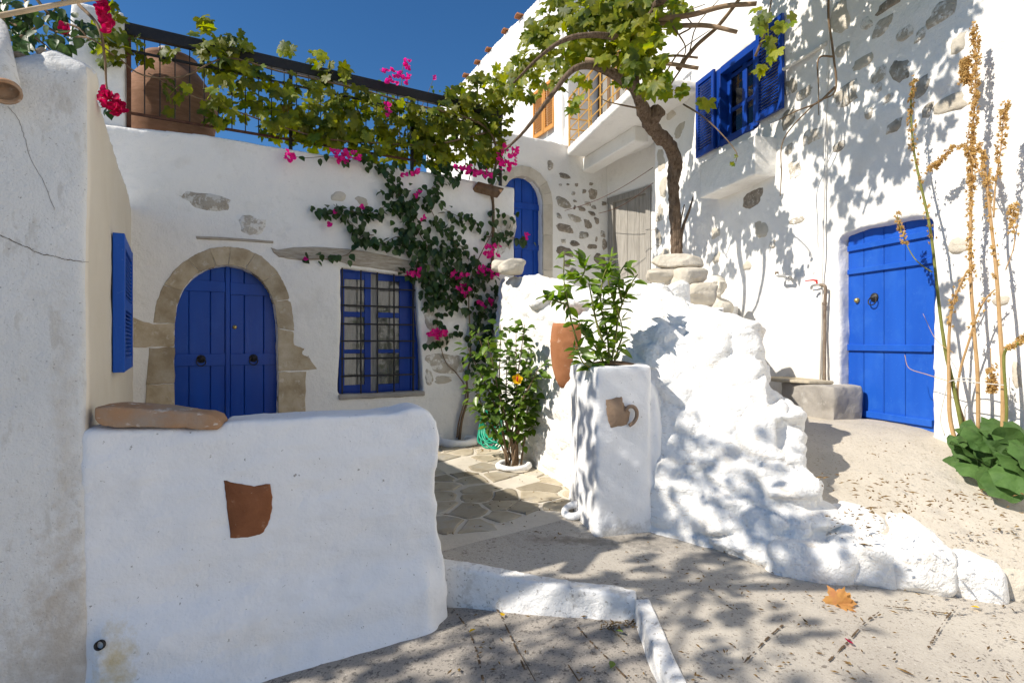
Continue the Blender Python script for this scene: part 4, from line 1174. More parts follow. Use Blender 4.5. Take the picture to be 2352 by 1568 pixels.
# conduit, pipes and taps
mb = MB(); mb.tube([RIGHT.at(x, y, 0.03) for x, y in ((1905, -40), (1903, 60), (1902, 130), (1897, 250), (1894, 400), (1890, 560), (1888, 640), (1886, 760), (1884, 880))], 0.010, 8)
mb.build("conduit", m_cable, rh, smooth=True)
MB().tube([RIGHT.at(1800, 160, 0.05), RIGHT.at(1850, 130, 0.04), RIGHT.at(1900, 98, 0.03)], 0.022, 8).build("pipe_stub", m_cable, rh, smooth=True)
tap = thing("water_tap", "outdoor tap with red lever on a rusty upright pipe", "tap", tuple(RIGHT.at(1893, 880, 0.06)))
MB().tube(cr([RIGHT.at(x, y, o) for x, y, o in ((1894, 882, .06), (1894, 800, .06), (1895, 700, .06), (1896, 664, .06), (1893, 656, .065), (1884, 654, .07))], 4), 0.017, 8).build("pipe", m_pipe, tap, smooth=True)
MB().tube(cr([RIGHT.at(x, y, o) for x, y, o in ((1886, 654, .07), (1874, 654, .08), (1865, 657, .085), (1863, 664, .085))], 4), 0.014, 8).build("spout", m_steel, tap, smooth=True)
mb = MB(); mb.tube([RIGHT.at(1877, 652, .08), RIGHT.at(1875, 645, .08)], 0.010, 8); mb.tube([RIGHT.at(1877, 645, .08), RIGHT.at(1868, 643, .09), RIGHT.at(1850, 645, .10)], [0.012, 0.008, 0.006], 8)
mb.build("lever", m_red, tap, smooth=True)
MB().lathe([(0.024, -0.012), (0.024, 0.012)], RIGHT.at(1894, 697, .06), 10).build("collar", m_pipe, tap)
spipe = thing("pipe_elbow", "short capped steel pipe elbow sticking out of the white wall", "pipe", tuple(RIGHT.at(1815, 640, 0.0)))
MB().tube(cr([RIGHT.at(x, y, o) for x, y, o in ((1815, 638, -.02), (1814, 636, .10), (1800, 634, .12), (1787, 633, .13), (1784, 626, .13))], 4), 0.016, 8).build("pipe", m_steel, spipe, smooth=True)
MB().lathe([(0.021, -0.015), (0.021, 0.015)], RIGHT.at(1784, 627, .13), 10).build("cap", m_pipe, spipe)

# rendered block and slate bench by the door
me = remesh(MB().pbox(RIGHT, ru(1842, .0), ru(1972, .0), 0.5, RIGHT.uz(1930, 890, 0.3)[1], 0.30, -0.05).mesh(), 0.018, 3, plaster(0.016, 4, 0.004, 121))
surface("block", me)
blk = place("masonry_block", me, m_block, None, origin=tuple(RIGHT.pt(-0.5, 0.75))); tag(blk, "grey rendered masonry block beside the bright blue plank door", "block")
top = RIGHT.uz(1930, 890, 0.3)[1]
mb = MB().prism([RIGHT.pt(ru(x, 0), top + 0.04, o) for x, o in ((1800, 0.34), (1850, 0.40), (1912, 0.30), (1925, 0.05), (1850, -0.02), (1800, 0.0))], (0, 0, -0.035))
sl = mb.build("slate_slab", m_flag, None, bevel=0.008, origin=tuple(RIGHT.pt(-0.6, top))); tag(sl, "flat slate slab lying on the grey masonry block", "slab")

# ================================================================== STONE WALL HOUSE (behind)
sh_ = thing("stone_house", "shaded white wall studded with dark stones and an arched blue door", "house", tuple(STONE.at(1300, 660)))
def sarch(px0, px1, y_spring, y_apex, y_b, n=10):
    o = [(px0, y_b), (px0, y_spring)]
    for k in range(1, n):
        th = math.pi * k / n; o.append(((px0 + px1) / 2 - (px1 - px0) / 2 * math.cos(th), y_spring - (y_spring - y_apex) * math.sin(th)))
    return o + [(px1, y_spring), (px1, y_b)]
outer = uzs(STONE, [(1080, 283), (1157, 299), (1230, 314), (1303, 331), (1400, 352)]) + [(STONE.u(1400), 1.8), (STONE.u(1080), 1.8)]
hole = uzs(STONE, sarch(1148, 1246, 470, 404, 760))
me = remesh(sheet(STONE, outer, [hole], 0.5), 0.035, 3, plaster(0.02, 1.5, 0.004, 131)); surface('stonewall', me)
place("wall", me, m_white, sh_)
Z7 = lambda x, y: (1157 + x * .2604, 394.7 + y * .2604)
for (x, y, w, h) in ((542, 38, 115, 45), (500, 115, 30, 20), (565, 112, 25, 20), (642, 115, 30, 30), (770, 108, 40, 25), (613, 190, 35, 40), (710, 172, 35, 40), (785, 197, 80, 90), (523, 270, 135, 105),
                     (627, 258, 35, 22), (625, 315, 20, 40), (740, 283, 60, 40), (685, 325, 75, 45), (795, 313, 50, 35), (780, 368, 62, 38), (488, 390, 45, 55), (625, 410, 125, 65), (820, 430, 45, 60),
                     (742, 462, 70, 80), (535, 497, 155, 75), (705, 560, 95, 65), (873, 548, 50, 60), (817, 592, 22, 45), (527, 612, 45, 45), (625, 630, 90, 55), (780, 657, 80, 50), (890, 640, 45, 95),
                     (535, 702, 145, 90), (660, 715, 40, 45), (855, 785, 105, 135), (695, 780, 50, 50), (555, 810, 60, 60), (885, 280, 40, 40), (610, 880, 70, 70), (410, -60, 60, 85)):
    a_, b_ = Z7(x, y)
    mm = m_stone if y < 30 or random.random() < .3 else m_stone_dark
    stone_in_wall(STONE, a_, b_, w * .2604, h * .2604, mm, sh_, 0.016, 0.0, 3, 'stonewall')
o_ = sarch(1126, 1268, 470, 381, 760); i_ = sarch(1148, 1246, 470, 404, 760)
for k in range(len(o_) - 1):
    if k in (0, 11):
        continue
    ts = [o_[k], o_[k + 1], i_[k + 1], i_[k]]
    slab_part("voussoir", STONE, uzs(STONE, ts), 0.03, 0.25, m_stone_beige, sh_, 2, 0.004, 0.006)
for (y0, y1) in ((470, 540), (541, 620), (621, 700)):
    slab_part("jamb_stone", STONE, uzs(STONE, [(1246, y0), (1268, y0), (1268, y1), (1246, y1)]), 0.03, 0.25, m_stone_beige, sh_, 2, 0.004, 0.006)
so = -0.14
sd = MB().pbox(STONE, STONE.u(1140, so), STONE.u(1252, so), 2.1, 4.8, so - .04, so - .07).build("door", m_blue, sh_, label="blue arched plank door behind the house corner")
for a_, b_ in ((1146, 1164), (1165, 1181), (1182, 1198), (1199, 1224), (1225, 1250)):
    MB().pbox(STONE, STONE.u(a_, so), STONE.u(b_, so), 2.1, 4.8, so, so - .04).build("plank", m_blue, sd, bevel=0.006)
for y0, y1 in ((466, 480), (560, 573)):
    MB().pbox(STONE, STONE.u(1146, so), STONE.u(1248, so), STONE.uz(1200, y1, so)[1], STONE.uz(1200, y0, so)[1], so + .025, so - .02).build("rail", m_blue, sd, bevel=0.004)
ring_pull(STONE, 1204, 560, so + .02, sd, 0.05)
# recessed wall with the grey door
outer = [(GRAY.u(1372), 1.9), (GRAY.u(1372), 5.5), (GRAY.u(1515) + .2, 5.5), (GRAY.u(1515) + .2, 1.9)]
hole = uzs(GRAY, [(1399, 700), (1399, 456), (1492, 426), (1492, 700)])
me = remesh(sheet(GRAY, outer, [hole], 0.3), 0.035, 2, plaster(0.014, 1.6, 0.004, 141)); place("recess_wall", me, m_white, sh_)
go = -0.05
gz1 = GRAY.uz(1445, 441)[1]
gd = MB().pbox(GRAY, GRAY.u(1398), GRAY.u(1494), 2.0, gz1, go - .07, go - .1).build("grey_door", m_greywood, sh_, label="grey weathered board door half in sun")
for a_, b_ in ((1397, 1409), (1484, 1495)):
    MB().pbox(GRAY, GRAY.u(a_), GRAY.u(b_), 2.0, gz1 - .01, 0.02, go - .06).build("frame", m_greywood, gd, bevel=0.005)
MB().pbox(GRAY, GRAY.u(1396), GRAY.u(1496), gz1 - .12, gz1, 0.024, go - .06).build("frame", m_greywood, gd, bevel=0.005)
for a_, b_ in ((1409, 1436.5), (1437, 1463.5), (1464, 1484)):
    MB().pbox(GRAY, GRAY.u(a_), GRAY.u(b_), 2.0, gz1 - .121, go, go - .06).build("board", m_greywood, gd, bevel=0.006)

# ================================================================== UPPER HOUSE, BALCONY
uh = thing("upper_house", "sunlit white upper storey with ochre shutters under a sloping eave", "house", tuple(UPPER.pt(0, 5.5)))
outer = [(-9.0, 4.0), (-9.0, 9.2), (0.9, 9.2), (0.9, 5.35), (0.0, 5.35), (0.0, 4.0)]
outer = [(-9.0, 4.0), (-9.0, 9.2), (0.0, 9.2), (0.0, 4.0)]
me = remesh(sheet(UPPER, outer, [], 0.4), 0.06, 2, plaster(0.03, 1.3, 0.004, 151)); place("wall", me, m_white, uh)
# end wall facing the balcony
P2 = Plane(1.10, 11.45, 0.8704, 0.4923)
me = remesh(sheet(P2, [(-0.1, 5.0), (-0.1, 9.2), (0.95, 9.2), (0.95, 5.0)], [], 0.3), 0.05, 2, plaster(0.02, 1.5, 0.004, 153)); place("end_wall", me, m_white, uh)
for k in range(9):
    u = -0.1 - k * 0.85 - 0.3 * random.random()
    p = UPPER.pt(u, 9.17, 0.02)
    mb = MB(); prof_ = []
    for i in range(7):
        th = math.pi * i / 6; prof_.append(p + UPPER.d * (math.cos(th) * 0.11) + Vector((0, 0, math.sin(th) * 0.07)))
    for i in range(7):
        th = math.pi * (6 - i) / 6; prof_.append(p + UPPER.d * (math.cos(th) * 0.09) + Vector((0, 0, math.sin(th) * 0.05)))
    mb.prism([q + UPPER.n * 0.10 for q in prof_], -UPPER.n * 0.5)
    mb.build("roof_tile", m_terra, uh)
louvre(1227, 1250.5, 6.05, 7.10, 0.03, n=18, pl=UPPER, mat=m_orange, parent=uh, label="left leaf of the ochre shutters")
louvre(1251.5, 1275, 6.05, 7.10, 0.03, n=18, pl=UPPER, mat=m_orange, parent=uh, label="right leaf of the ochre shutters")
bal = thing("balcony", "white concrete balcony slab with thin ochre iron railing", "balcony", tuple(BALC.pt(0, 5.3)))
blen = BALC.u(1475)
mb = MB().prism([BALC.pt(0, 5.28), BALC.pt(blen, 5.28), BALC.pt(blen, 5.28, -1.35), BALC.pt(-1.2, 5.28, -1.35), BALC.pt(-1.2, 5.28, -.4), BALC.pt(0, 5.28, -.4)], (0, 0, 0.16))
place("slab", remesh(mb.mesh(), 0.03, 1, plaster(0.008, 3, 0.003, 161)), m_white, bal)
for h in (0.15, 0.36, 0.57, 0.78, 0.98):
    MB().tube([BALC.pt(0.04, 5.44 + h, -.03), BALC.pt(blen, 5.44 + h, -.03)], 0.013 if h < .9 else 0.02, 6).build("rail", m_yellow, bal)
    MB().tube([BALC.pt(0.04, 5.44 + h, -.03), BALC.pt(0.04, 5.44 + h, -.5)], 0.013, 6).build("rail", m_yellow, bal)
for k in range(7):
    MB().tube([BALC.pt(0.04 + k * (blen - .08) / 6, 5.42, -.03), BALC.pt(0.04 + k * (blen - .08) / 6, 6.42, -.03)], 0.018 if k in (0, 6) else 0.013, 6).build("post", m_yellow, bal)
MB().tube([BALC.pt(0.04, 5.42, -.5), BALC.pt(0.04, 6.42, -.5)], 0.015, 6).build("post", m_yellow, bal)
# beam under the upper storey
a = Vector((1.62, 11.75, 5.02)); b = Vector((2.40, 9.75, 5.02))
d_ = (b - a).normalized(); nn = Vector((d_.y, -d_.x, 0))
mb = MB().prism([a, b, b - nn * -0.3, a - nn * -0.3], (0, 0, 0.27)); mb.build("beam", m_white, bal, bevel=0.02)
# balcony door on the upper storey wall
bd = MB().pbox(RIGHT, RIGHT.u(1378, .01), RIGHT.u(1384, .01), 5.42, 7.6, .06, 0.02).build("balcony_door", m_brownwood, rh, label="brown balcony door with grey panels")
for a_, b_ in ((1399, 1405), (1420, 1426), (1441, 1447)):
    MB().pbox(RIGHT, RIGHT.u(a_, .01), RIGHT.u(b_, .01), 5.42, 7.6, .055, .02).build("stile", m_brownwood, bd)
MB().pbox(RIGHT, RIGHT.u(1384, .01), RIGHT.u(1447, .01), 7.45, 7.6, .05, .02).build("rail", m_brownwood, bd)
for a_, b_ in ((1384, 1399), (1405, 1420), (1426, 1441)):
    MB().pbox(RIGHT, RIGHT.u(a_, .01), RIGHT.u(b_, .01), 5.42, 6.0, .045, .02).build("panel", m_greywood, bd)
    MB().pbox(RIGHT, RIGHT.u(a_, .01), RIGHT.u(b_, .01), 6.0, 7.45, .035, .02).build("pane", m_greywood, bd)

# ================================================================== RIGHT KERB OF BOULDERS
kb = thing("stone_kerb", "kerb of whitewashed boulders holding up the sunlit terrace", "kerb", tuple(at(2100, 1360, 3.25)))
for i, (x, y, Y, rx, ry, rz, seed) in enumerate(((1850, 1285, 3.62, .25, .26, .17, 201), (1968, 1275, 3.56, .20, .24, .165, 205), (2092, 1284, 3.46, .185, .23, .175, 213), (2208, 1316, 3.40, .165, .22, .15, 219), (2318, 1340, 3.38, .15, .2, .14, 223), (2392, 1330, 3.42, .17, .24, .17, 231))):
    p = at(x, y, Y)
    vs_, fs_ = ICO[3]; v = np.array(vs_)
    v = np.sign(v) * np.abs(v) ** 0.52
    v = v * (1 + 0.10 * fbm(v * 1.5 + seed, 3, seed))[:, None] * np.array([rx * 1.08, ry, rz])
    c_, s_ = math.cos(-.33), math.sin(-.33)
    v = v @ np.array([[c_, s_, 0], [-s_, c_, 0], [0, 0, 1]])
    bl = MB().add((v + np.array(p)).tolist(), fs_)
    tz = float(terrace_z(np.array(p.x), np.array(p.y + 0.2)))
    if i < 3: bl.ball((p.x + .06, p.y + 0.2, tz - 0.10), rx * 1.05, 0.3, 0.115, 2, 0.05, seed)
    m2 = remesh(bl.mesh(), 0.014, 6, lambda co: 0.016 * fbm(co * 4, 3, seed) + 0.004 * fbm(co * 20, 2, 3))
    place("boulder", m2, m_white_rock if i < 4 else m_stone_beige, kb)
# ================================================================== PLANTS
def flat_mesh(name, vs, fs):
    me = bpy.data.meshes.new(name); me.from_pydata(vs, [], fs); me.update(); return me

def grape_leaf(seed):
    rr = random.Random(seed)
    half = [(0, .62), (9, .50), (17, .46), (25, .35), (36, .47), (47, .50), (54, .60), (63, .48), (74, .45), (88, .33), (101, .42), (114, .47), (124, .40), (140, .38), (156, .26), (172, .14)]
    pts = [(a, r * rr.uniform(.93, 1.07)) for a, r in half] + [(-a, r * rr.uniform(.93, 1.07)) for a, r in reversed(half[1:])]
    vs = [(0, .10, 0.03)]; k1_, k2_ = rr.uniform(-.35, .1), rr.uniform(-.5, -.05)
    for a, r in pts:
        x, y = math.sin(math.radians(a)) * r, math.cos(math.radians(a)) * r
        vs.append((x, y + .1, k1_ * x * x * 2 + k2_ * y * abs(y) + rr.uniform(-.03, .03)))
    n = len(pts)
    return vs, [(0, 1 + (i + 1) % n, 1 + i) for i in range(n)]

def ovate_leaf(seed, w=0.34, fold=0.18, droop=0.25, tip=1.0):
    rr = random.Random(seed)
    vs = [(0, 0, 0), (0, .35, -fold * .6), (0, .7, -fold * .5 - droop * .3), (0, tip, -droop)]
    for sx in (-1, 1):
        vs += [(sx * w * .8, .18, 0.02), (sx * w, .42, 0.0 + rr.uniform(-.03, .03)), (sx * w * .72, .70, -droop * .25), (sx * w * .3, .88, -droop * .6)]
    fs = []
    for b, flip in ((4, False), (8, True)):
        q = [(0, 1, b), (1, b + 1, b), (1, 2, b + 2, b + 1), (2, 3, b + 3, b + 2)]
        fs += [tuple(reversed(f)) if flip else f for f in q]
    return vs, fs

def round_leaf(seed, lobes=6):
    rr = random.Random(seed); vs = [(0, 0, 0)]; n = 30
    for ring, s in enumerate((.35, .7, 1.0)):
        for k in range(n):
            th = -math.pi * .92 + math.pi * 1.84 * k / (n - 1)
            r = .55 * s * (1 + (.10 * abs(math.sin(lobes * th / 2 + .8)) - .04) * s)
            x, y = math.sin(th) * r, math.cos(th) * r + .12
            z = .10 * s * s * math.cos(lobes * th) * .55 - .16 * s * s + rr.uniform(-.012, .012)
            vs.append((x, y, z))
    fs = [(0, 1 + k + 1, 1 + k) for k in range(n - 1)]
    for q in (0, 1):
        fs += [(1 + q * n + k, 1 + q * n + k + 1, 1 + (q + 1) * n + k + 1, 1 + (q + 1) * n + k) for k in range(n - 1)]
    return vs, fs

KIND = {"grape": [grape_leaf(i) for i in range(6)], "boug": [ovate_leaf(i, .38, .16, .30) for i in range(3)],
        "hib": [ovate_leaf(i, .33, .14, .25) for i in range(3)], "citrus": [ovate_leaf(i, .26, .16, .22) for i in range(3)],
        "bract": [ovate_leaf(i, .46, .22, -.12, .92) for i in range(3)], "mallow": [round_leaf(i) for i in range(4)]}
MESHES = {}
def kmesh(kind, i, mat, name):
    key = (kind, i, mat.name, name)
    if key not in MESHES:
        me = flat_mesh(name, *KIND[kind][i]); me.materials.append(mat)
        me.polygons.foreach_set("use_smooth", [True] * len(me.polygons))
        MESHES[key] = me
    return MESHES[key]

def frame_mat(p, tip, nrm, size):
    t = Vector(tip).normalized(); n = Vector(nrm); n = (n - t * n.dot(t))
    n = n.normalized() if n.length > 1e-4 else t.orthogonal().normalized()
    x = t.cross(n)
    return Matrix(((x.x * size, t.x * size, n.x * size, p[0]), (x.y * size, t.y * size, n.y * size, p[1]), (x.z * size, t.z * size, n.z * size, p[2]), (0, 0, 0, 1)))

def foliage(parent, kind, mat, items, limit=300, name="leaf", mass="foliage", mats2=None):
    """items: (point, tip, normal, size).  The leaves that show largest become parts, the others one mass."""
    best = {}; sc = []
    for i, (p, t, n, s) in enumerate(items):
        x, y = proj(p); inside = -20 < x < 2372 and -20 < y < 1588
        app = F * s / max(p[1], .3)
        if inside:
            c = (int(x // 13), int(y // 13))
            if c not in best or items[best[c]][0][1] > p[1]: best[c] = i
        sc.append([inside, False, app])
    for i in best.values(): sc[i][1] = True
    order = sorted(range(len(items)), key=lambda i: (sc[i][0], sc[i][1], sc[i][2]), reverse=True)
    chosen = [i for i in order[:limit] if sc[i][0] and (sc[i][1] or len(items) <= limit)]
    cs = set(chosen); nk = len(KIND[kind])
    inv = Matrix.Translation(-LOC[parent.name]) if parent.name in LOC else Matrix.Identity(4)
    for i in chosen:
        p, t, n, s = items[i]
        mm = mats2[i % len(mats2)] if mats2 else mat
        o = bpy.data.objects.new(name, kmesh(kind, i % nk, mm, name)); COL.objects.link(o)
        o.parent = parent; o.matrix_parent_inverse = inv
        o.matrix_basis = frame_mat(p, t, n, s)
    rest = [i for i in range(len(items)) if i not in cs]
    if rest:
        V, Fs, b = [], [], 0
        base = [np.c_[np.array(v), np.ones(len(v))] for v, _ in KIND[kind]]
        for i in rest:
            M4 = np.array(frame_mat(*items[i])); q = (base[i % nk] @ M4.T)[:, :3]
            V.append(q); Fs += [tuple(j + b for j in f) for f in KIND[kind][i % nk][1]]; b += len(q)
        me = flat_mesh(mass, np.concatenate(V).tolist(), Fs)
        place(mass, me, mat, parent, "stuff", smooth=True)

R = random.Random(5)
def rv(s=1.0): return Vector((R.gauss(0, s), R.gauss(0, s), R.gauss(0, s)))
def hang(out, droop=0.9, wild=0.5):
    tip = (Vector((0, 0, -droop)) + out * 0.45 + rv(wild)); nrm = out * 0.8 + Vector((0, 0, 0.55)) + to_sun * 0.3 + rv(wild)
    return tip, nrm

# ------------------------------------------------------------------ railing, jar
rail = thing("roof_railing", "long black iron railing along the cottage roof edge overgrown by vines", "railing", tuple(BACK.at(700, 345)))
ro = -0.14
ru0, ru1 = BACK.u(296, ro), BACK.u(1149, ro); zt_, zb_ = 4.62, 3.80
MB().pbox(BACK, ru0 - .05, ru1 + .03, zt_ - .06, zt_ + .06, ro + .03, ro - .03).build("top_rail", m_iron, rail, bevel=0.006)
MB().pbox(BACK, ru0, ru1, zt_ - .215, zt_ - .195, ro + .012, ro - .012).build("under_rail", m_iron, rail)
MB().pbox(BACK, ru0, ru1, zb_ - .012, zb_ + .012, ro + .012, ro - .012).build("bottom_rail", m_rust, rail)
for t in (0, 0.36, 0.70, 1.0):
    u = ru0 + (ru1 - ru0) * t; MB().pbox(BACK, u - .018, u + .018, 3.45, zt_ - .055, ro + .016, ro - .016).build("post", m_rust if t == 0 else m_iron, rail)
nb_ = int((ru1 - ru0) / 0.128)
bme = MB().tube([(0, 0, zb_ - .0), (0, 0, zt_ - .05)], 0.0055, 6).mesh("baluster"); bme.materials.append(m_iron)
for k in range(1, nb_):
    o = bpy.data.objects.new("baluster", bme); COL.objects.link(o); adopt(o, rail)
    o.location = BACK.pt(ru0 + (ru1 - ru0) * k / nb_, 0, ro)
jc = at(393, 300, 6.28); jc.z = 3.5
jar = thing("storage_jar", "big brown terracotta storage jar standing behind the roof railing", "jar", tuple(jc))
MB().lathe([(0.16, 0), (0.30, .16), (0.43, .40), (0.475, .66), (0.44, .86), (0.34, 1.00), (0.26, 1.10), (0.24, 1.14), (0.27, 1.18), (0.27, 1.22), (0.18, 1.22)], jc, 40).build("body", m_jar, jar, smooth=True)
jst = boulder((jc.x - .06, jc.y - .02, 4.79), .10, .1, .065, 31).build("stone", m_stone_beige, None, smooth=True, origin=(jc.x - .06, jc.y - .02, 4.72))
tag(jst, "pale stone lying on the mouth of the big brown jar", "stone")

# ------------------------------------------------------------------ grapevine on the railing
gv = thing("railing_grapevine", "grapevine with yellowing leaves trained along the black roof railing", "grapevine", tuple(BACK.at(1120, 400)))
out_b = BACK.n
items = []
def blob_leaves(px, py, rx, ry, n, size=(.12, .18), o0=-.30, o1=.14):
    u, z = BACK.uz(px, py, -.08); s = (BACK.at(px + 10, py, -.08) - BACK.at(px, py, -.08)).length / 10; sz = BACK.at(px, py, -.08).y / F
    for _ in range(n):
        a = R.uniform(0, 6.283); r = math.sqrt(R.random())
        p = BACK.pt(u + math.cos(a) * r * rx * s, z + math.sin(a) * r * ry * sz, R.uniform(o0, o1))
        if px > 290 and px < 1010 and z < 4.52 and p.z > 4.46: continue
        tip, nrm = hang(out_b, .9, .5); items.append((p, tip, nrm, R.uniform(*size)))
for (px, py, rx, ry, n) in ((250, 60, 34, 40, 26), (258, 118, 36, 42, 34), (300, 95, 30, 26, 14), (355, 108, 50, 18, 20), (400, 215, 34, 34, 12), (470, 62, 20, 22, 7), (520, 90, 22, 16, 6), (500, 128, 46, 36, 40), (560, 130, 36, 40, 26),
        (545, 215, 60, 46, 46), (500, 255, 36, 30, 16), (615, 160, 40, 30, 24), (660, 115, 16, 14, 5), (690, 175, 46, 32, 34), (730, 130, 14, 18, 5), (640, 235, 46, 22, 14), (660, 280, 60, 44, 50), (735, 268, 40, 60, 44), (760, 180, 40, 34, 22),
        (735, 318, 34, 40, 26), (800, 210, 44, 50, 44), (800, 280, 50, 60, 50), (850, 320, 56, 46, 50), (870, 220, 40, 30, 16), (880, 270, 40, 40, 22), (930, 235, 44, 40, 36), (925, 300, 56, 60, 64), (985, 260, 50, 60, 64), (985, 340, 50, 44, 50),
        (1045, 270, 50, 60, 66), (1045, 340, 50, 44, 44), (1095, 240, 44, 50, 50), (1100, 310, 46, 60, 54), (1140, 270, 40, 60, 44), (1130, 340, 30, 50, 22), (1085, 195, 30, 26, 16), (1165, 215, 40, 40, 26)):
    blob_leaves(px, py, rx, ry, n)
foliage(gv, "grape", m_vine, items, 300)
def stemline(parent, pts, r, mat=m_twig, pl=BACK, off=0.0, seed=1, name="stem", wob=3.0):
    rr = random.Random(seed); q = []
    for i, p in enumerate(pts):
        q.append(pl.at(p[0] + rr.uniform(-wob, wob), p[1] + rr.uniform(-wob, wob), off + rr.uniform(-.02, .02)) if len(p) == 2 else at(*p))
    q = cr(q, 5)
    MB().tube(q, lerp_list(r if hasattr(r, '__len__') else [r, r * .6], len(q)), 6, 0.1, seed).build(name, mat, parent, smooth=True)
stemline(gv, [(1132, 640), (1134, 560), (1132, 470), (1130, 430), (1140, 360), (1120, 300), (1060, 270), (960, 240), (860, 215), (760, 190), (640, 165), (520, 135), (420, 175), (330, 170), (270, 130)], [.022, .012, .006], off=0.02)
stemline(gv, [(1120, 300), (1000, 330), (880, 330), (760, 320), (640, 290), (560, 260), (480, 235), (430, 215), (395, 195), (340, 170)], [.012, .005], off=0.02, seed=2)

# ------------------------------------------------------------------ grapevine tree with pergola poles
vt = thing("grapevine_tree", "old gnarled grapevine with a bent trunk and leafy canopy over the balcony", "grapevine", tuple(at(1557, 690, 8.2)))
tp = [(1557, 700, 8.2), (1556, 640, 8.2), (1553, 560, 8.2), (1549, 480, 8.1), (1545, 425, 8.0), (1551, 372, 7.9), (1535, 332, 7.7), (1505, 305, 7.5), (1484, 270, 7.3), (1466, 228, 7.1), (1456, 190, 6.9), (1461, 150, 6.8), (1470, 105, 6.7), (1484, 55, 6.5), (1505, 15, 6.3), (1540, -40, 6.1)]
q = cr([at(*p) for p in tp], 6)
rad = [r * .60 for r in lerp_list([.165, .155, .145, .135, .14, .16, .15, .165, .155, .12, .10, .085, .08, .07, .06, .05], len(q))]
mb = MB().tube(q, rad, 14, 0.13, 3); kb_ = at(1506, 262, 7.25); mb.ball(kb_, .10, .10, .12, 2, .4, 4); mb.tube([at(1492, 290, 7.4), kb_], [.10, .09], 10, .1, 5)
place("trunk", remesh(mb.mesh(), 0.018, 1, lambda co: 0.030 * (np.abs(vnoise(co * np.array([11, 11, 2.0]), 3)) - .3) + 0.010 * fbm(co * 20, 2, 5)), m_bark, vt)
def limb(parent, pts, r, mat=m_bark, seed=1, name="branch", rough=.12):
    q = cr([at(*p) for p in pts], 5)
    MB().tube(q, lerp_list(r if hasattr(r, '__len__') else [r, r * .5], len(q)), 8, rough, seed).build(name, mat, parent, smooth=True)
limb(vt, [(1458, 200, 6.9), (1425, 178, 6.7), (1390, 160, 6.6), (1350, 150, 6.5), (1310, 165, 6.3), (1262, 225, 6.3), (1205, 300, 6.6), (1160, 345, 7.0)], [.075, .05, .03, .014], seed=2)
limb(vt, [(1470, 105, 6.7), (1430, 90, 6.3), (1370, 80, 6.0), (1300, 90, 5.9), (1240, 130, 6.0), (1180, 190, 6.4)], [.05, .03, .012], seed=3)
limb(vt, [(1560, 580, 8.2), (1566, 530, 8.15), (1584, 480, 8.1), (1592, 452, 8.1)], [.04, .02, .01], seed=4); limb(vt, [(1562, 570, 8.2), (1562, 520, 8.1), (1572, 470, 8.1)], [.02, .008], seed=5)
limb(vt, [(1505, 15, 6.3), (1590, -60, 5.8), (1760, -90, 5.4), (1880, -60, 5.2)], [.05, .03, .02], seed=6)
for i, pts in enumerate(([(1555, 160, 6.5), (1600, 105, 6.4), (1650, 60, 6.3), (1705, -10, 6.2)], [(1540, 195, 6.6), (1580, 130, 6.5), (1600, 60, 6.4), (1660, -10, 6.3)], [(1520, 185, 6.6), (1560, 120, 6.5), (1630, 70, 6.4)],
                         [(1560, 80, 6.4), (1590, 60, 6.4), (1575, 30, 6.4), (1620, 10, 6.3)], [(1570, 240, 6.3), (1610, 265, 6.0), (1650, 300, 5.9), (1690, 348, 5.8), (1690, 372, 5.8)], [(1470, 250, 6.9), (1400, 235, 6.9), (1380, 225, 6.9)],
                         [(1545, 60, 6.3), (1575, 110, 6.3), (1560, 150, 6.3)], [(1905, -30, 5.6), (1903, 40, 5.6), (1915, 130, 5.6), (1918, 210, 5.6), (1870, 240, 5.7), (1800, 320, 5.9), (1795, 400, 5.9), (1792, 450, 5.9)],
                         [(1915, 130, 5.6), (1880, 135, 5.6), (1880, 200, 5.6), (1880, 265, 5.6)], [(1918, 200, 5.6), (1880, 235, 5.65), (1830, 255, 5.7), (1790, 275, 5.8)], [(1735, 130, 5.0), (1760, 60, 4.9), (1775, -20, 4.8)])):
    limb(vt, pts, [.011, .004] if i != 0 else [.028, .02], m_twig, 10 + i, "twig", .2)
items = []
def ball_leaves(px, py, rx, ry, n, Y, dY=0.5, size=(.15, .22)):
    for _ in range(int(n * 1.3) if n > 8 else n):
        a = R.uniform(0, 6.283); r = math.sqrt(R.random())
        p = at(px + math.cos(a) * r * rx, py + math.sin(a) * r * ry, Y + R.uniform(-dY, dY))
        tip, nrm = hang(Vector((-.2, -.9, 0)), .9, .5); items.append((p, tip, nrm, R.uniform(*size)))
for (px, py, rx, ry, n, Y) in ((1195, 170, 40, 46, 26, 6.5), (1150, 190, 40, 36, 20, 6.9), (1225, 120, 40, 46, 26, 6.2), (1240, 60, 34, 40, 18, 6.0), (1215, 180, 36, 50, 14, 6.4), (1285, 45, 50, 60, 44, 5.8), (1290, 120, 44, 40, 26, 5.9), (1345, 40, 56, 56, 62, 5.6), (1340, 110, 44, 40, 30, 5.7),
        (1340, 175, 24, 20, 6, 5.6), (1290, 185, 24, 24, 6, 5.9), (1320, 235, 16, 34, 6, 5.8), (1400, 30, 60, 50, 64, 5.4), (1410, 100, 56, 50, 54, 5.4), (1455, 90, 44, 60, 46, 5.2), (1450, 30, 60, 46, 60, 5.3), (1490, 60, 34, 50, 26, 5.2), (1480, 140, 44, 40, 26, 4.9), (1505, 185, 40, 34, 14, 4.8),
        (1520, 30, 40, 34, 22, 5.4), (1550, 18, 34, 24, 12, 5.4), (1545, 205, 26, 16, 4, 5.0), (1420, 175, 30, 20, 6, 5.3), (1620, 230, 14, 12, 3, 5.5)):
    ball_leaves(px, py, rx, ry, n, Y * 1.27, .6)
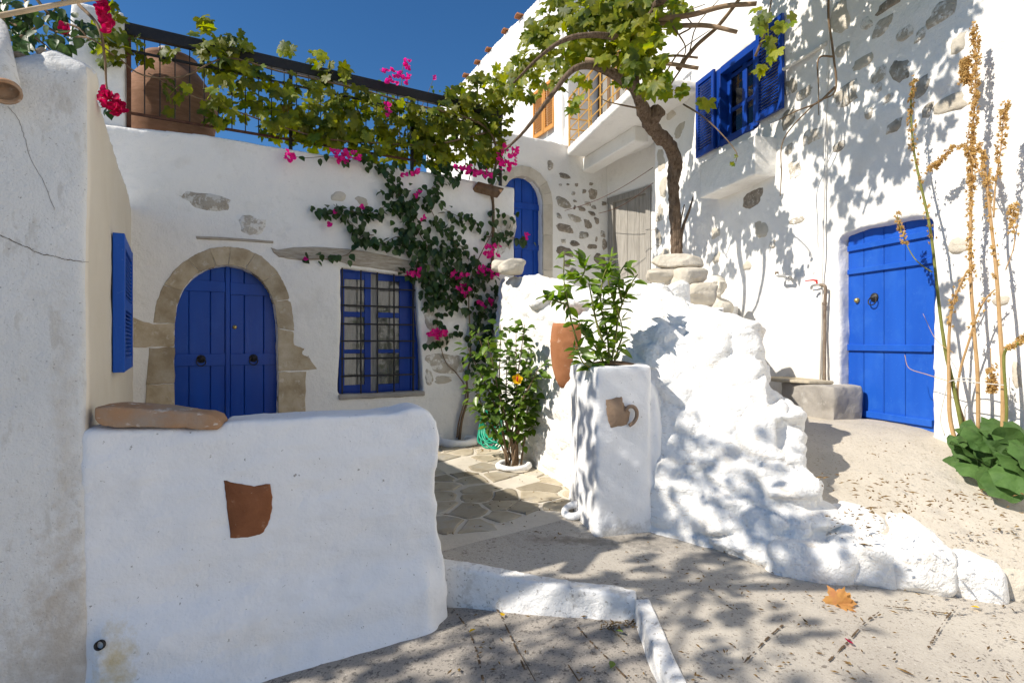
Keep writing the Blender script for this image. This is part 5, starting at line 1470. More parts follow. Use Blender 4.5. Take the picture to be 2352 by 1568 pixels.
ball_leaves(1765, 60, 22, 40, 8, 3.9, .1, (.10, .13)); ball_leaves(1745, 40, 12, 30, 4, 3.9, .1, (.10, .12)); ball_leaves(1775, 120, 16, 14, 3, 3.9, .1, (.10, .12)); ball_leaves(1748, 165, 12, 16, 3, 3.9, .1, (.09, .11)); ball_leaves(1805, 45, 20, 14, 4, 3.9, .1, (.09, .11)); ball_leaves(1690, 365, 12, 16, 4, 5.8, .1, (.05, .07))
# canopy carrying on above the frame, over the passage
def shade_on(pl, p):
    """where a point's shadow lands on a wall, in frame units"""
    t = (p - pl.p0).dot(pl.n) / to_sun.dot(pl.n); q = p - to_sun * t
    return proj(q) if t > 0 else (-9999, 9999)
clumps = []
while len(clumps) < 75:
    p = Vector((R.uniform(0.9, 3.4), R.uniform(3.4, 6.6), R.uniform(4.3, 7.0)))
    if proj(p)[1] > -95: continue
    sx_, sy_ = shade_on(RIGHT, p)
    lim = np.interp(sx_, [1560, 1650, 1750, 1900, 2050, 2130, 2200], [120, 200, 330, 520, 470, 330, -50])
    if not (1560 < sx_ < 2200 and -150 < sy_ < lim): continue
    clumps.append(p)
for c in clumps:
    for _ in range(16):
        p = c + Vector((R.gauss(0, .17), R.gauss(0, .17), R.gauss(0, .12)))
        if proj(p)[1] > -32: continue
        tip, nrm = hang(Vector((-.3, -.5, .5)), .8, .5); items.append((p, tip, nrm, R.uniform(.11, .17)))
foliage(vt, "grape", m_vine, items, 300)
for i, (a, b, r) in enumerate((((1500, 44, 6.4), (1738, 9, 6.0), .030), ((1480, 44, 6.5), (1693, 74, 6.1), .026), ((1345, 137, 6.7), (1604, 157, 6.3), .027), ((1420, 133, 6.8), (1603, 133, 6.5), .016))):
    pa, pb_ = at(*a), at(*b); m1 = pa.lerp(pb_, .35) + Vector((0, 0, -.02)); m2 = pa.lerp(pb_, .7) + Vector((0, 0, .025))
    o = MB().tube(cr([pa, m1, m2, pb_], 5), lerp_list([r, r * .95, r * .8], 16), 10, .07, i).build("pergola_pole", m_pole, None, smooth=True, origin=tuple(pa))
    tag(o, ("thick bent pergola pole, topmost beside the vine canopy", "straight pergola pole, second from the top", "dark pergola pole crossing in front of the ochre railing", "thin light pergola cane just above the lowest pole")[i], "pole", "pergola poles under the grapevine")

# ------------------------------------------------------------------ bougainvillea on the cottage wall
bv = thing("bougainvillea", "dark green bougainvillea with magenta flowers climbing the shaded wall", "bougainvillea", tuple(BACK.at(1055, 1008, .06)))
BR = [[(1055, 1006), (1062, 960), (1076, 915), (1072, 870), (1082, 820), (1080, 760), (1076, 700), (1084, 640), (1100, 590), (1128, 530), (1136, 470), (1130, 420)],
      [(1050, 1006), (1052, 965), (1070, 900), (1050, 858), (1022, 832), (1014, 790), (1008, 745)],
      [(1078, 650), (1030, 610), (975, 570), (920, 545), (880, 560), (830, 535), (795, 505), (765, 470)],
      [(1000, 590), (960, 530), (935, 480), (900, 470), (850, 488), (800, 482), (760, 488), (720, 480)],
      [(935, 480), (915, 440), (892, 400), (866, 375), (830, 368), (780, 360), (700, 365), (662, 352)],
      [(860, 540), (832, 545), (812, 570), (795, 588), (755, 592), (700, 592)],
      [(1090, 610), (1040, 560), (1000, 500), (985, 450), (1010, 410), (1000, 385)],
      [(1000, 690), (980, 640), (960, 600), (935, 570)], [(1075, 720), (1030, 690), (1000, 660), (975, 650)], [(1120, 545), (1150, 540), (1185, 545), (1210, 560)], [(1110, 520), (1060, 500), (1020, 480)],
      [(1085, 830), (1110, 800), (1130, 760), (1140, 720)], [(1085, 650), (1115, 620), (1140, 610)]]
for i, b in enumerate(BR):
    stemline(bv, b, [.020, .009, .005] if i == 0 else ([.011, .004] if i == 1 else [.006, .0025]), off=.05, seed=40 + i, name="stem" if i < 2 else "branch")
items = []
def wall_leaves(px, py, rx, ry, n, size=(.065, .105), o0=.02, o1=.16, tgt=None, wild=.45):
    u, z = BACK.uz(px, py, .06); P_ = BACK.at(px, py, .06); s = (BACK.at(px + 10, py, .06) - P_).length / 10; sz = P_.y / F
    for _ in range(int(n * .95 + .5)):
        a = R.uniform(0, 6.283); r = math.sqrt(R.random())
        p = BACK.pt(u + math.cos(a) * r * rx * s, z + math.sin(a) * r * ry * sz, R.uniform(o0, o1))
        tip, nrm = hang(out_b, 1.0, wild); (items if tgt is None else tgt).append((p, tip, nrm, R.uniform(*size)))
for i, b in enumerate(BR):
    if i in (0, 1): continue
    for p in cr([Vector((x, y, 0)) for x, y in b], 6):
        k = R.choice((1, 2, 3))
        if i == 4 and p.x < 840: k = R.choice((0, 0, 1))
        if i == 5: k = R.choice((0, 1, 1))
        wall_leaves(p.x, p.y, 15, 13, k)
for (px, py, rx, ry, n) in ((915, 450, 46, 40, 44), (925, 500, 34, 34, 34), (860, 485, 34, 16, 16), (985, 450, 30, 26, 18), (880, 560, 50, 22, 24), (825, 530, 30, 22, 16), (955, 550, 44, 32, 36), (1010, 545, 44, 44, 42), (1015, 600, 44, 36, 50), (960, 620, 40, 32, 36),
        (1030, 660, 44, 36, 50), (985, 660, 36, 34, 34), (1010, 700, 36, 26, 26), (1060, 590, 44, 40, 40), (1080, 640, 40, 34, 36), (1090, 690, 34, 40, 34), (1065, 510, 34, 24, 20), (1110, 720, 36, 34, 36), (1105, 770, 34, 34, 40), (1085, 830, 26, 30, 20), (1020, 740, 24, 20, 10),
        (1120, 660, 24, 30, 20), (1000, 790, 24, 16, 10), (1040, 770, 24, 14, 8), (1030, 400, 26, 22, 18), (1135, 500, 22, 20, 10), (1170, 500, 22, 16, 8), (905, 385, 40, 14, 10), (1010, 380, 60, 12, 16), (1110, 390, 50, 20, 24)):
    wall_leaves(px, py, rx, ry, n)
foliage(bv, "boug", m_bougleaf, items, 300)
bracts = []
def flowers(px, py, rx, ry, n, tgt=bracts, pl=BACK, o0=.08, o1=.22, size=(.034, .050)):
    u, z = pl.uz(px, py, .12); P_ = pl.at(px, py, .12); s = (pl.at(px + 10, py, .12) - P_).length / 10; sz = P_.y / F
    for _ in range(n):
        a = R.uniform(0, 6.283); r = math.sqrt(R.random())
        p = pl.pt(u + math.cos(a) * r * rx * s, z + math.sin(a) * r * ry * sz, R.uniform(o0, o1))
        ax = (pl.n + Vector((0, 0, .3)) + rv(.4)).normalized(); e = ax.orthogonal().normalized(); s_ = R.uniform(*size)
        for k in range(3):
            d = Matrix.Rotation(k * 2.094 + a, 3, ax) @ e
            tgt.append((p, d + ax * .45, ax, s_))
for f in ((1132, 578, 22, 22, 16), (1122, 622, 30, 18, 26), (1060, 668, 16, 14, 12), (1052, 632, 18, 10, 10), (1112, 697, 18, 10, 12), (1005, 768, 18, 14, 18), (958, 625, 14, 10, 7), (940, 634, 8, 12, 5), (662, 358, 12, 14, 8), (795, 360, 36, 16, 22), (1162, 365, 26, 34, 34), (1168, 345, 16, 14, 10),
          (758, 514, 6, 5, 2), (950, 398, 14, 8, 6), (765, 490, 5, 4, 1), (832, 478, 4, 4, 1), (955, 445, 8, 10, 3), (972, 500, 6, 4, 2), (1070, 395, 34, 12, 24), (1105, 400, 20, 8, 8), (925, 402, 6, 8, 3), (705, 592, 4, 4, 1), (1202, 545, 8, 6, 3), (910, 178, 34, 16, 18), (930, 150, 12, 10, 6), (885, 250, 10, 22, 6), (1000, 180, 5, 8, 2)):
    flowers(*f)
foliage(bv, "bract", m_pink, bracts, 290, "bract", "flowers")
items = []
wall_leaves(920, 190, 70, 34, 60, (.05, .075), -.7, -.2, items); wall_leaves(1000, 185, 30, 20, 8, (.04, .06), -.5, -.2, items)
BEHIND = items
bb = thing("roof_bougainvillea", "bougainvillea sprays with pink flowers rising behind the railing", "bougainvillea", tuple(BACK.at(920, 330, -.5)))
foliage(bb, "boug", m_hibleaf, BEHIND, 120)
stemline(bb, [(930, 390), (915, 300), (920, 220), (925, 150)], [.012, .004], off=-.45, seed=77); stemline(bb, [(940, 300), (975, 230), (1000, 180)], [.006, .002], off=-.4, seed=78)

# ------------------------------------------------------------------ bougainvillea over the corner house
cb = thing("corner_bougainvillea", "bougainvillea with crimson flowers spilling over the left house corner", "bougainvillea", (-2.9, 2.3, 2.8))
items = []
def near_leaves(px, py, rx, ry, n, Y, dY=.15, size=(.045, .075)):
    for _ in range(int(n * 1.7)):
        a = R.uniform(0, 6.283); r = math.sqrt(R.random())
        p = at(px + math.cos(a) * r * rx, py + math.sin(a) * r * ry, Y + R.uniform(-dY, dY)); tip, nrm = hang(Vector((0, -.8, 0)), .6, .6); items.append((p, tip, nrm, R.uniform(*size)))
for b in ((30, 40, 60, 50, 34, 3.2), (100, 45, 60, 44, 30, 3.2), (60, 95, 60, 34, 26, 3.1), (140, 90, 30, 24, 12, 3.1), (190, 60, 24, 30, 6, 3.1), (215, 75, 34, 22, 6, 3.1), (20, 130, 30, 14, 8, 3.0), (250, 240, 10, 20, 4, 3.4)):
    near_leaves(*b)
# crown continuing above and beside the frame
cl = []
def lands(p, z=.1): return p - to_sun * ((p.z - z) / to_sun.z)
while len(cl) < 46:
    p = Vector((R.uniform(-6.5, -0.9), R.uniform(-1.6, 3.6), R.uniform(3.6, 7.2)))
    x, y = proj(p)
    if p.y > .2 and y > -150 and x > -80: continue
    g = lands(p)
    okz = (0.35 < g.x < min(1.7, .5 * g.y) and 1.6 < g.y < 3.4) or (1.15 < g.x < 2.35 and 3.4 <= g.y < 5.0) or (-1.5 < g.x <= 0.35 and 1.6 < g.y < 2.9)
    if not okz: continue
    cl.append(p)
for c in cl:
    for _ in range(20):
        p = c + Vector((R.gauss(0, .15), R.gauss(0, .15), R.gauss(0, .10))); x, y = proj(p)
        if p.y > .2 and y > -40 and x > -60: continue
        tip, nrm = hang(Vector((0, -.4, .5)), .6, .6); items.append((p, tip, nrm, R.uniform(.10, .16)))
foliage(cb, "boug", m_bougleaf, items, 300)
br2 = []
for (px, py, rx, ry, n, Y) in ((236, 20, 12, 22, 14, 2.9), (248, 55, 10, 20, 10, 2.9), (255, 230, 24, 22, 24, 3.0), (270, 250, 18, 14, 12, 3.0), (240, 215, 10, 12, 6, 3.0), (148, 70, 10, 12, 5, 3.05)):
    for _ in range(n):
        a = R.uniform(0, 6.283); r = math.sqrt(R.random()); p = at(px + math.cos(a) * r * rx, py + math.sin(a) * r * ry, Y + R.uniform(-.04, .04))
        ax = (Vector((0, -1, .2)) + rv(.4)).normalized(); e = ax.orthogonal().normalized(); s_ = R.uniform(.026, .036)
        for k in range(3): br2.append((p, (Matrix.Rotation(k * 2.094 + a, 3, ax) @ e) + ax * .4, ax, s_))
foliage(cb, "bract", m_crimson, br2, 200, "bract", "flowers")
for i, pts in enumerate(([(-40, 20, 3.2), (40, 60, 3.15), (110, 110, 3.1), (150, 160, 3.1)], [(40, -30, 3.2), (90, 50, 3.15), (150, 80, 3.1), (210, 90, 3.0), (262, 128, 3.0)], [(180, 10, 3.1), (225, 60, 3.0), (240, 130, 3.0), (245, 200, 3.0), (258, 250, 3.0)],
                         [(-20, 100, 3.1), (60, 80, 3.1), (130, 20, 3.2), (160, -30, 3.2)], [(70, -20, 3.2), (120, 40, 3.2), (180, 65, 3.1), (205, 95, 3.1)])):
    limb(cb, pts, [.009, .003], m_twig, 60 + i, "branch", .15)
MB().tube(cr([Vector((-3.0, 2.2, 2.6)), Vector((-3.0, 1.9, 3.3)), Vector((-2.7, 1.6, 4.0)), Vector((-2.4, 1.3, 4.8))], 5), [.05] * 16, 8, .15, 9).build("stem", m_twig, cb, smooth=True)
for k in range(14):
    c = cl[k * 3]; MB().tube(cr([Vector((-2.75, 1.65, 3.9)), Vector((-2.75, 1.65, 4.1)).lerp(c, .5) + rv(.1), c], 5), lerp_list([.02, .006], 11), 6, .1, k).build("branch", m_twig, cb, smooth=True)
a, b = at(-30, 42, 2.5), at(330, -20, 2.9)
cane = MB().tube([a, a.lerp(b, .5) + Vector((0, 0, .008)), b], [.012, .011, .010], 10).build("cane_pole", m_cane, None, smooth=True, origin=tuple(a)); tag(cane, "pale cane pole crossing the top left corner", "cane")

# ------------------------------------------------------------------ hibiscus
hb = thing("hibiscus_shrub", "leafy hibiscus shrub with one yellow flower in a plastered ring", "shrub", tuple(at(1180, 1066, 5.75)))
items = []; base = at(1180, 1068, 5.75)
for i, (tx, ty) in enumerate(((1075, 800), (1095, 760), (1120, 720 + 60), (1150, 745), (1185, 735), (1205, 745), (1235, 790), (1240, 840), (1085, 880), (1110, 850), (1240, 960), (1165, 800), (1225, 905), (1100, 930), (1205, 850))):
    b0 = base + Vector((R.uniform(-.08, .08), R.uniform(-.06, .06), 0)); e = at(tx, ty, 5.75 + R.uniform(-.35, .25)); mid = b0.lerp(e, .5) + Vector((R.uniform(-.05, .05), R.uniform(-.08, .05), .08))
    q = cr([b0, b0.lerp(mid, .5) + Vector((0, 0, .05)), mid, mid.lerp(e, .55), e], 6)
    MB().tube(q, lerp_list([.011, .007, .003], len(q)), 6, .1, i).build("stem", m_twig, hb, smooth=True)
    m_ = len(q)
    for j in range(int(m_ * .28), m_):
        for _ in range(2 if j < m_ * .5 else 3):
            d = Vector((R.gauss(0, 1), R.gauss(0, 1), R.gauss(0, .4))).normalized(); p = q[j] + d * R.uniform(.015, .09)
            items.append((p, d + Vector((0, 0, -.15)), Vector((0, 0, .8)) + to_sun * .9 + Vector((0, -.3, 0)) + rv(.4), R.uniform(.075, .115)))
foliage(hb, "hib", m_hibleaf, items, 300)
fc = at(1188, 871, 5.35); ax = Vector((.05, -.95, .25)).normalized(); e = ax.orthogonal().normalized(); yf = []
for k in range(5): yf.append((fc, (Matrix.Rotation(k * 1.2566, 3, ax) @ e) + ax * .25, ax, .062))
foliage(hb, "bract", m_yflower, yf, 10, "petal")
MB().ball(fc + ax * .02, .012, .012, .03, 1).build("flower_heart", m_flowerheart, hb, smooth=True)
c = base + Vector((0, 0, -.0)); me = remesh(MB().ring(c, 0.16, 0.032, (0, 0, 1), 24, 8).mesh(), 0.014, 2, plaster(0.012, 6, 0.003, 14)); rg = place("planting_ring", me, m_white_low, None, origin=tuple(c)); tag(rg, "white plaster ring round the foot of the hibiscus", "kerb ring")
MB().lathe([(.15, .0), (.08, .03), (.01, .04)], c, 14).build("soil", m_soil, rg)

# ------------------------------------------------------------------ citrus shrub in the pillar planter
ct = thing("citrus_shrub", "young citrus shrub with bright glossy leaves growing in the pillar planter", "shrub", (0.78, 4.38, 1.38))
items = []
for i, path in enumerate(([(1395, 850, 4.35), (1345, 820, 4.35), (1318, 760, 4.35), (1303, 690, 4.35), (1295, 640, 4.35), (1296, 580, 4.35)], [(1400, 850, 4.38), (1412, 790, 4.35), (1422, 720, 4.35), (1445, 660, 4.35), (1465, 630, 4.4)], [(1400, 850, 4.4), (1395, 770, 4.35), (1380, 700, 4.3), (1385, 640, 4.3), (1405, 590, 4.3)],
                          [(1395, 850, 4.3), (1370, 800, 4.25), (1345, 770, 4.2), (1330, 740, 4.2)], [(1405, 850, 4.45), (1420, 800, 4.5), (1430, 760, 4.5), (1415, 700, 4.5)], [(1390, 800, 4.3), (1370, 740, 4.3), (1360, 690, 4.3), (1352, 650, 4.3)], [(1303, 700, 4.35), (1275, 690, 4.33), (1258, 678, 4.33)], [(1318, 650, 4.35), (1340, 630, 4.35), (1345, 600, 4.35)],
                          [(1420, 720, 4.35), (1400, 660, 4.3), (1395, 625, 4.3)], [(1400, 850, 4.2), (1345, 838, 4.1), (1325, 800, 4.1)], [(1430, 700, 4.35), (1420, 640, 4.4), (1440, 600, 4.4)])):
    q = cr([at(*p) for p in path], 5); MB().tube(q, lerp_list([.010, .004], len(q)), 6, .08, i).build("stem", m_greenstem, ct, smooth=True)
    m_ = len(q)
    for j in range(2, m_):
        for _ in range(R.choice((1, 2, 2, 3))):
            d = Vector((R.gauss(0, 1), R.gauss(0, 1), R.gauss(0, .5))).normalized(); p = q[j] + d * .01
            items.append((p, d + Vector((0, 0, .15)), Vector((0, 0, .8)) + to_sun * .8 + Vector((0, -.3, 0)) + rv(.35), R.uniform(.085, .135)))
foliage(ct, "citrus", m_citrus, items, 300)

# ------------------------------------------------------------------ hollyhock / mallow
ml = thing("mallow_plant", "tall hollyhock with dry seed stalks and a clump of broad green leaves", "plant", tuple(RIGHT.at(2250, 1050, .25)))
ST = [([(2210, 985), (2187, 874), (2171, 803), (2156, 694), (2137, 530), (2111, 408), (2098, 338), (2092, 240), (2100, 180)], m_greenstem, (.020, .008), [(178, 345, 1.0), (345, 560, .4)]),
      ([(2204, 1050), (2183, 965), (2180, 887), (2179, 800), (2184, 720), (2196, 676), (2219, 626)], m_stalk, (.022, .008), [(626, 760, .3)]),
      ([(2247, 1000), (2245, 861), (2239, 783), (2230, 655), (2229, 577), (2230, 473), (2232, 395), (2231, 325), (2239, 234), (2241, 130), (2236, 58)], m_stalk, (.020, .007), [(60, 420, 1.6), (420, 640, .9)]),
      ([(2304, 1030), (2304, 861), (2299, 783), (2289, 629), (2278, 525), (2264, 400), (2250, 330)], m_stalk, (.024, .010), [(330, 480, 1.0), (480, 640, .3)]),
      ([(2282, 500), (2286, 430), (2299, 338), (2305, 270), (2310, 236)], m_stalk, (.008, .004), [(236, 420, .9)]),
      ([(2243, 1035), (2202, 926), (2205, 855), (2226, 783), (2241, 733), (2262, 690), (2285, 665)], m_stalk, (.015, .007), [(665, 780, .15)]),
      ([(2141, 625), (2118, 610), (2096, 587), (2075, 543), (2058, 485)], m_greenstem, (.008, .004), [(480, 560, .8)]),
      ([(2360, 770), (2330, 795), (2306, 816), (2312, 939), (2306, 1015)], m_greenstem, (.014, .014), [(770, 800, .5)]),
      ([(2232, 200), (2215, 170), (2218, 140), (2210, 190)], m_stalk, (.006, .003), [(130, 190, 2.0)]),
      ([(2262, 420), (2225, 350), (2190, 335), (2160, 370), (2135, 392)], m_stalk, (.006, .003), [(335, 395, .8)]),
      ([(2190, 810), (2150, 780), (2120, 720)], m_stalk, (.004, .002), []), ([(2195, 880), (2130, 860), (2088, 845), (2078, 815)], m_stalk, (.005, .003), []),
      ([(2275, 800), (2278, 870), (2278, 900)], m_stalk, (.004, .003), [(840, 900, 1.5)]), ([(2310, 620), (2330, 560), (2325, 500), (2330, 470)], m_stalk, (.005, .003), [(470, 540, .6)])]
for i, (pts, mt, rr_, pods) in enumerate(ST):
    off = .24 + .05 * math.sin(i * 2.1)
    q = cr([RIGHT.at(x, y, off) for x, y in pts], 6)
    MB().tube(q, [r * .72 for r in lerp_list(rr_, len(q))], 8, .1, i).build("stalk", mt, ml, smooth=True)
    mb = MB()
    for k in range(len(q) - 1):
        for s_ in range(3):
            p = q[k].lerp(q[k + 1], s_ / 3); y = proj(p)[1]
            for (y0, y1, dens) in pods:
                if y0 <= y <= y1:
                    for _ in range(int(dens * 2.4) + (R.random() < (dens * 2.4) % 1)):
                        d = Vector((R.gauss(0, 1), R.gauss(0, 1), R.gauss(0, .5))).normalized(); c = p + d * R.uniform(.012, .036); r = R.uniform(.010, .019)
                        e = d.orthogonal().normalized(); f_ = d.cross(e); ph = R.uniform(0, 6.28)
                        for m_ in range(5):      # five papery lobes round a pod
                            a0, a1 = ph + m_ * 1.2566, ph + m_ * 1.2566 + 1.0
                            q0 = e * math.cos(a0) + f_ * math.sin(a0); q1 = e * math.cos(a1) + f_ * math.sin(a1); q2 = (q0 + q1) * .5
                            mb.add([c - d * r * .5, c + q0 * r * .8, c + q2 * r * R.uniform(1.1, 1.6) + d * r * R.uniform(0, .8), c + q1 * r * .8], [(0, 1, 2, 3)])
                        mb.add([c + d * r * .4] + [c + (e * math.cos(t_) + f_ * math.sin(t_)) * r * .6 for t_ in (0, 1.57, 3.14, 4.71)] + [c - d * r * .5], [(0, 1, 2), (0, 2, 3), (0, 3, 4), (0, 4, 1), (5, 2, 1), (5, 3, 2), (5, 4, 3), (5, 1, 4)])
    if mb.v: mb.build("seed_pods", m_pod, ml, kind="stuff", smooth=False)
items = []
for k in range(40):
    x, y = R.uniform(2205, 2375), R.uniform(985, 1070)
    p = RIGHT.at(x, y, R.uniform(.10, .48)); d = Vector((R.gauss(0, 1) - .3, R.gauss(0, 1) - .7, R.uniform(-.5, .2)))
    items.append((p, d, Vector((-.5, -.6, .7)) + rv(.45), R.uniform(.12, .24)))
for (x, y, o) in ((2195, 1060, .36), (2232, 1065, .46), (2280, 1085, .5), (2310, 1102, .52), (2345, 1055, .42), (2268, 1030, .42), (2330, 1010, .35), (2220, 1010, .3), (2250, 985, .25), (2300, 980, .25), (2340, 1080, .5)):
    items.append((RIGHT.at(x, y, o), Vector((-.2, -.5, -.5)) + rv(.3), Vector((-.55, -.75, .45)) + rv(.25), R.uniform(.17, .25)))
foliage(ml, "mallow", m_mallow, items, 300)
q = cr([RIGHT.at(x, y, o) for x, y, o in ((2176, 880, .28), (2192, 873, .31), (2240, 878, .30), (2304, 884, .29), (2312, 885, .24), (2280, 880, .18), (2220, 868, .2), (2180, 876, .24), (2172, 900, .27), (2160, 960, .27), (2170, 1000, .26))], 5)
rp = MB().tube(q, .004, 6).build("tie_rope", m_rope, None, smooth=True, origin=tuple(q[0])); tag(rp, "pale rope tied round the hollyhock stalks", "rope")

# ================================================================== LOOSE THINGS
# carved bust on the rock wall
bz = at(1645, 707, 7.0)
bust = thing("stone_bust", "naive carved stone bust with a square face set on the rock wall", "sculpture", tuple(bz))
hc_ = bz + Vector((0.0, 0, 0.275))
mb = MB().ball(hc_, .118, .115, .135, 3); mb.ball(bz + Vector((0, .02, .12)), .07, .07, .1, 2)
mb.ball(bz + Vector((-.0, .02, .0)), .23, .13, .135, 3); mb.ball(hc_ + Vector((0, .02, .03)), .125, .115, .115, 3)
fwd = Vector((-.05, -1, 0)).normalized(); sd_ = Vector((1, -.05, 0))
mb.box(hc_ + fwd * .118 + Vector((0, 0, -.005)), sd_ * .014, fwd * .022, Vector((0, 0, .04)))
mb.box(hc_ + fwd * .105 + Vector((0, 0, .043)), sd_ * .075, fwd * .014, Vector((0, 0, .010)))
for s_ in (-1, 1):
    mb.ball(hc_ + fwd * .102 + sd_ * (.045 * s_) + Vector((0, 0, .018)), .020, .012, .010, 2); mb.ball(hc_ + sd_ * (.122 * s_) + Vector((0, 0, .0)), .014, .025, .038, 2)
mb.box(hc_ + fwd * .103 + Vector((0, 0, -.062)), sd_ * .034, fwd * .010, Vector((0, 0, .007))); mb.box(hc_ + fwd * .10 + Vector((0, 0, -.079)), sd_ * .028, fwd * .010, Vector((0, 0, .006))); mb.ball(hc_ + fwd * .08 + Vector((0, 0, -.11)), .045, .035, .03, 2)
place("figure", remesh(mb.mesh(), .0065, 2, lambda co: .0016 * fbm(co * 40, 2, 3)), m_bust, bust)
# stacked stones
def rock_thing(x, y, Y, rx, ry, rz, seed, mat, label, rotz=0, cut=.4, group="stones laid on the rock wall"):
    p = at(x, y, Y); v = np.array(ICO[3][0]); rs = np.random.RandomState(seed)
    v = np.sign(v) * np.abs(v) ** 0.55
    for _ in range(7):
        d = rs.normal(size=3); d /= np.linalg.norm(d); lim = rs.uniform(.75, 1.05); k = v @ d; v = v - np.outer(np.maximum(k - lim, 0) * .9, d)
    v = v * (1 + .07 * fbm(v * 1.4 + seed, 3, seed))[:, None] * np.array([rx, ry, rz])
    c_, s_ = math.cos(rotz), math.sin(rotz); v = v @ np.array([[c_, s_, 0], [-s_, c_, 0], [0, 0, 1]])
    b_ = MB().add((v + np.array(p)).tolist(), ICO[3][1])
    o = place("stone", remesh(b_.mesh(), .012, 0, lambda co: .007 * fbm(co * np.array([5, 5, 16]), 3, seed) + .002 * fbm(co * 40, 2, 2)), mat, None, origin=tuple(p)); tag(o, label, "stone", group)
rock_thing(1552, 603, 6.0, .27, .22, .085, 301, m_stone_beige, "flat pale slab of stone, topmost of the stack below the vine trunk", .2)
rock_thing(1532, 630, 5.95, .22, .2, .08, 302, m_stone_beige, "flat stone directly under the topmost slab of the stack", -.2)
rock_thing(1575, 642, 5.9, .20, .2, .12, 303, m_stone_beige, "blocky pale stone below the two flat slabs", .4)
rock_thing(1607, 680, 5.8, .17, .2, .13, 304, m_stone_beige, "square buff stone beside the carved bust")
rock_thing(1545, 685, 5.0, .15, .14, .17, 305, m_white_rock, "whitewashed pointed stone standing in front of the stack", .3)
rock_thing(1176, 614, 6.55, .16, .14, .095, 306, m_stone_beige, "round beige stone on the left crest of the rock wall", .3)
rock_thing(1148, 612, 6.7, .10, .1, .08, 307, m_stone_beige, "small reddish stone beside the round beige stone", .1)
# garden hose
hs = thing("garden_hose", "coil of bright green garden hose hanging behind the hibiscus", "hose", tuple(at(1120, 1030, 6.3)))
for k in range(7):
    x0, x1 = 1105 + k * 2.5, 1130 + k * 4; yb = 1030 - R.uniform(0, 26)
    q = cr([at(x0 + 6, 935, 6.32), at(x0 - 4 - k * .5, 985, 6.30), at(x0 - 6 + 2 * k, yb - 6, 6.26 - .02 * k), at((x0 + x1) / 2 + 2 * k, yb, 6.22 - .02 * k), at(x1 + 4, yb - 20, 6.24), at(x1 - 4 + k, 975, 6.28), at(x1 - 12, 930, 6.32)], 7)
    MB().tube(q, .011, 8).build("hose_loop", m_hose, hs, smooth=True)
# big dry vine leaf and other fallen leaves
def fallen(px, py, Y, kind, mat, size, label, cat="leaf", lift=.02, group="fallen leaves", nrm=None, tip=None, name="fallen_leaf", n=1):
    p = at(px, py, Y); o = bpy.data.objects.new(name, kmesh(kind, R.randint(0, 2), mat, name)); COL.objects.link(o)
    o.matrix_basis = frame_mat(p + Vector((0, 0, lift)), tip or Vector((R.gauss(0, 1), R.gauss(0, 1), .1)), nrm or Vector((R.gauss(0, .25), R.gauss(0, .25), 1)), size); tag(o, label, cat, group)
def slab_at(px, py, zf=slab_z):
    Y = 3.0
    for _ in range(30):
        p = at(px, py, Y); z = float(zf(np.array(p.x), np.array(p.y))); Y = (z - EYE) / ray(px, py).z
    return Y
m_leaf_o = m_dryleaf
bigl = thing("dry_vine_leaf", "large curled orange dry leaf lying on the pavement near the boulder kerb", "leaf", tuple(at(1926, 1385, slab_at(1926, 1385))))
yb = slab_at(1926, 1388)
foliage(bigl, "grape", m_dryleaf, [(at(1930, 1386, yb), Vector((-.55, .05, .8)), Vector((-.35, -.9, .25)), .15), (at(1932, 1384, yb), Vector((.6, .15, .6)), Vector((-.65, -.7, .3)), .12), (at(1930, 1386, yb), Vector((.35, -.7, .04)), Vector((.1, -.3, .95)), .12)], 10, "lobe")
MB().tube(cr([at(1926, 1378, yb), at(1950, 1392, yb), at(1985, 1398, yb)], 4), .0025, 5).build("leaf_stalk", m_dryleaf, bigl)
for (x, y, zf, k, mt, s, lb) in ((1088, 1377, street_z, "bract", m_pink, .05, "magenta petal on the litter heap below the kerb"), (1092, 1452, street_z, "hib", m_yflower, .045, "small yellow leaf on the street concrete, left one"), (1152, 1421, street_z, "hib", m_yflower, .045, "small yellow leaf on the street just below the kerb"),
                                 (1408, 1527, street_z, "hib", m_citrus, .05, "yellow green leaf by the long street joint"), (1414, 1455, street_z, "hib", m_citrus, .05, "green leaf lying in the kerb corner"), (2250, 1403, slab_z, "hib", m_yflower, .04, "yellow leaf lying right on the pavement near the boulders"), (1950, 1478, slab_z, "bract", m_crimson, .045, "dark crimson petal lying in a pavement joint"),
                                 (2278, 1372, slab_z, "bract", m_crimson, .05, "crimson petal under the rightmost boulder")):
    fallen(x, y, slab_at(x, y, zf), k, mt, s, lb)
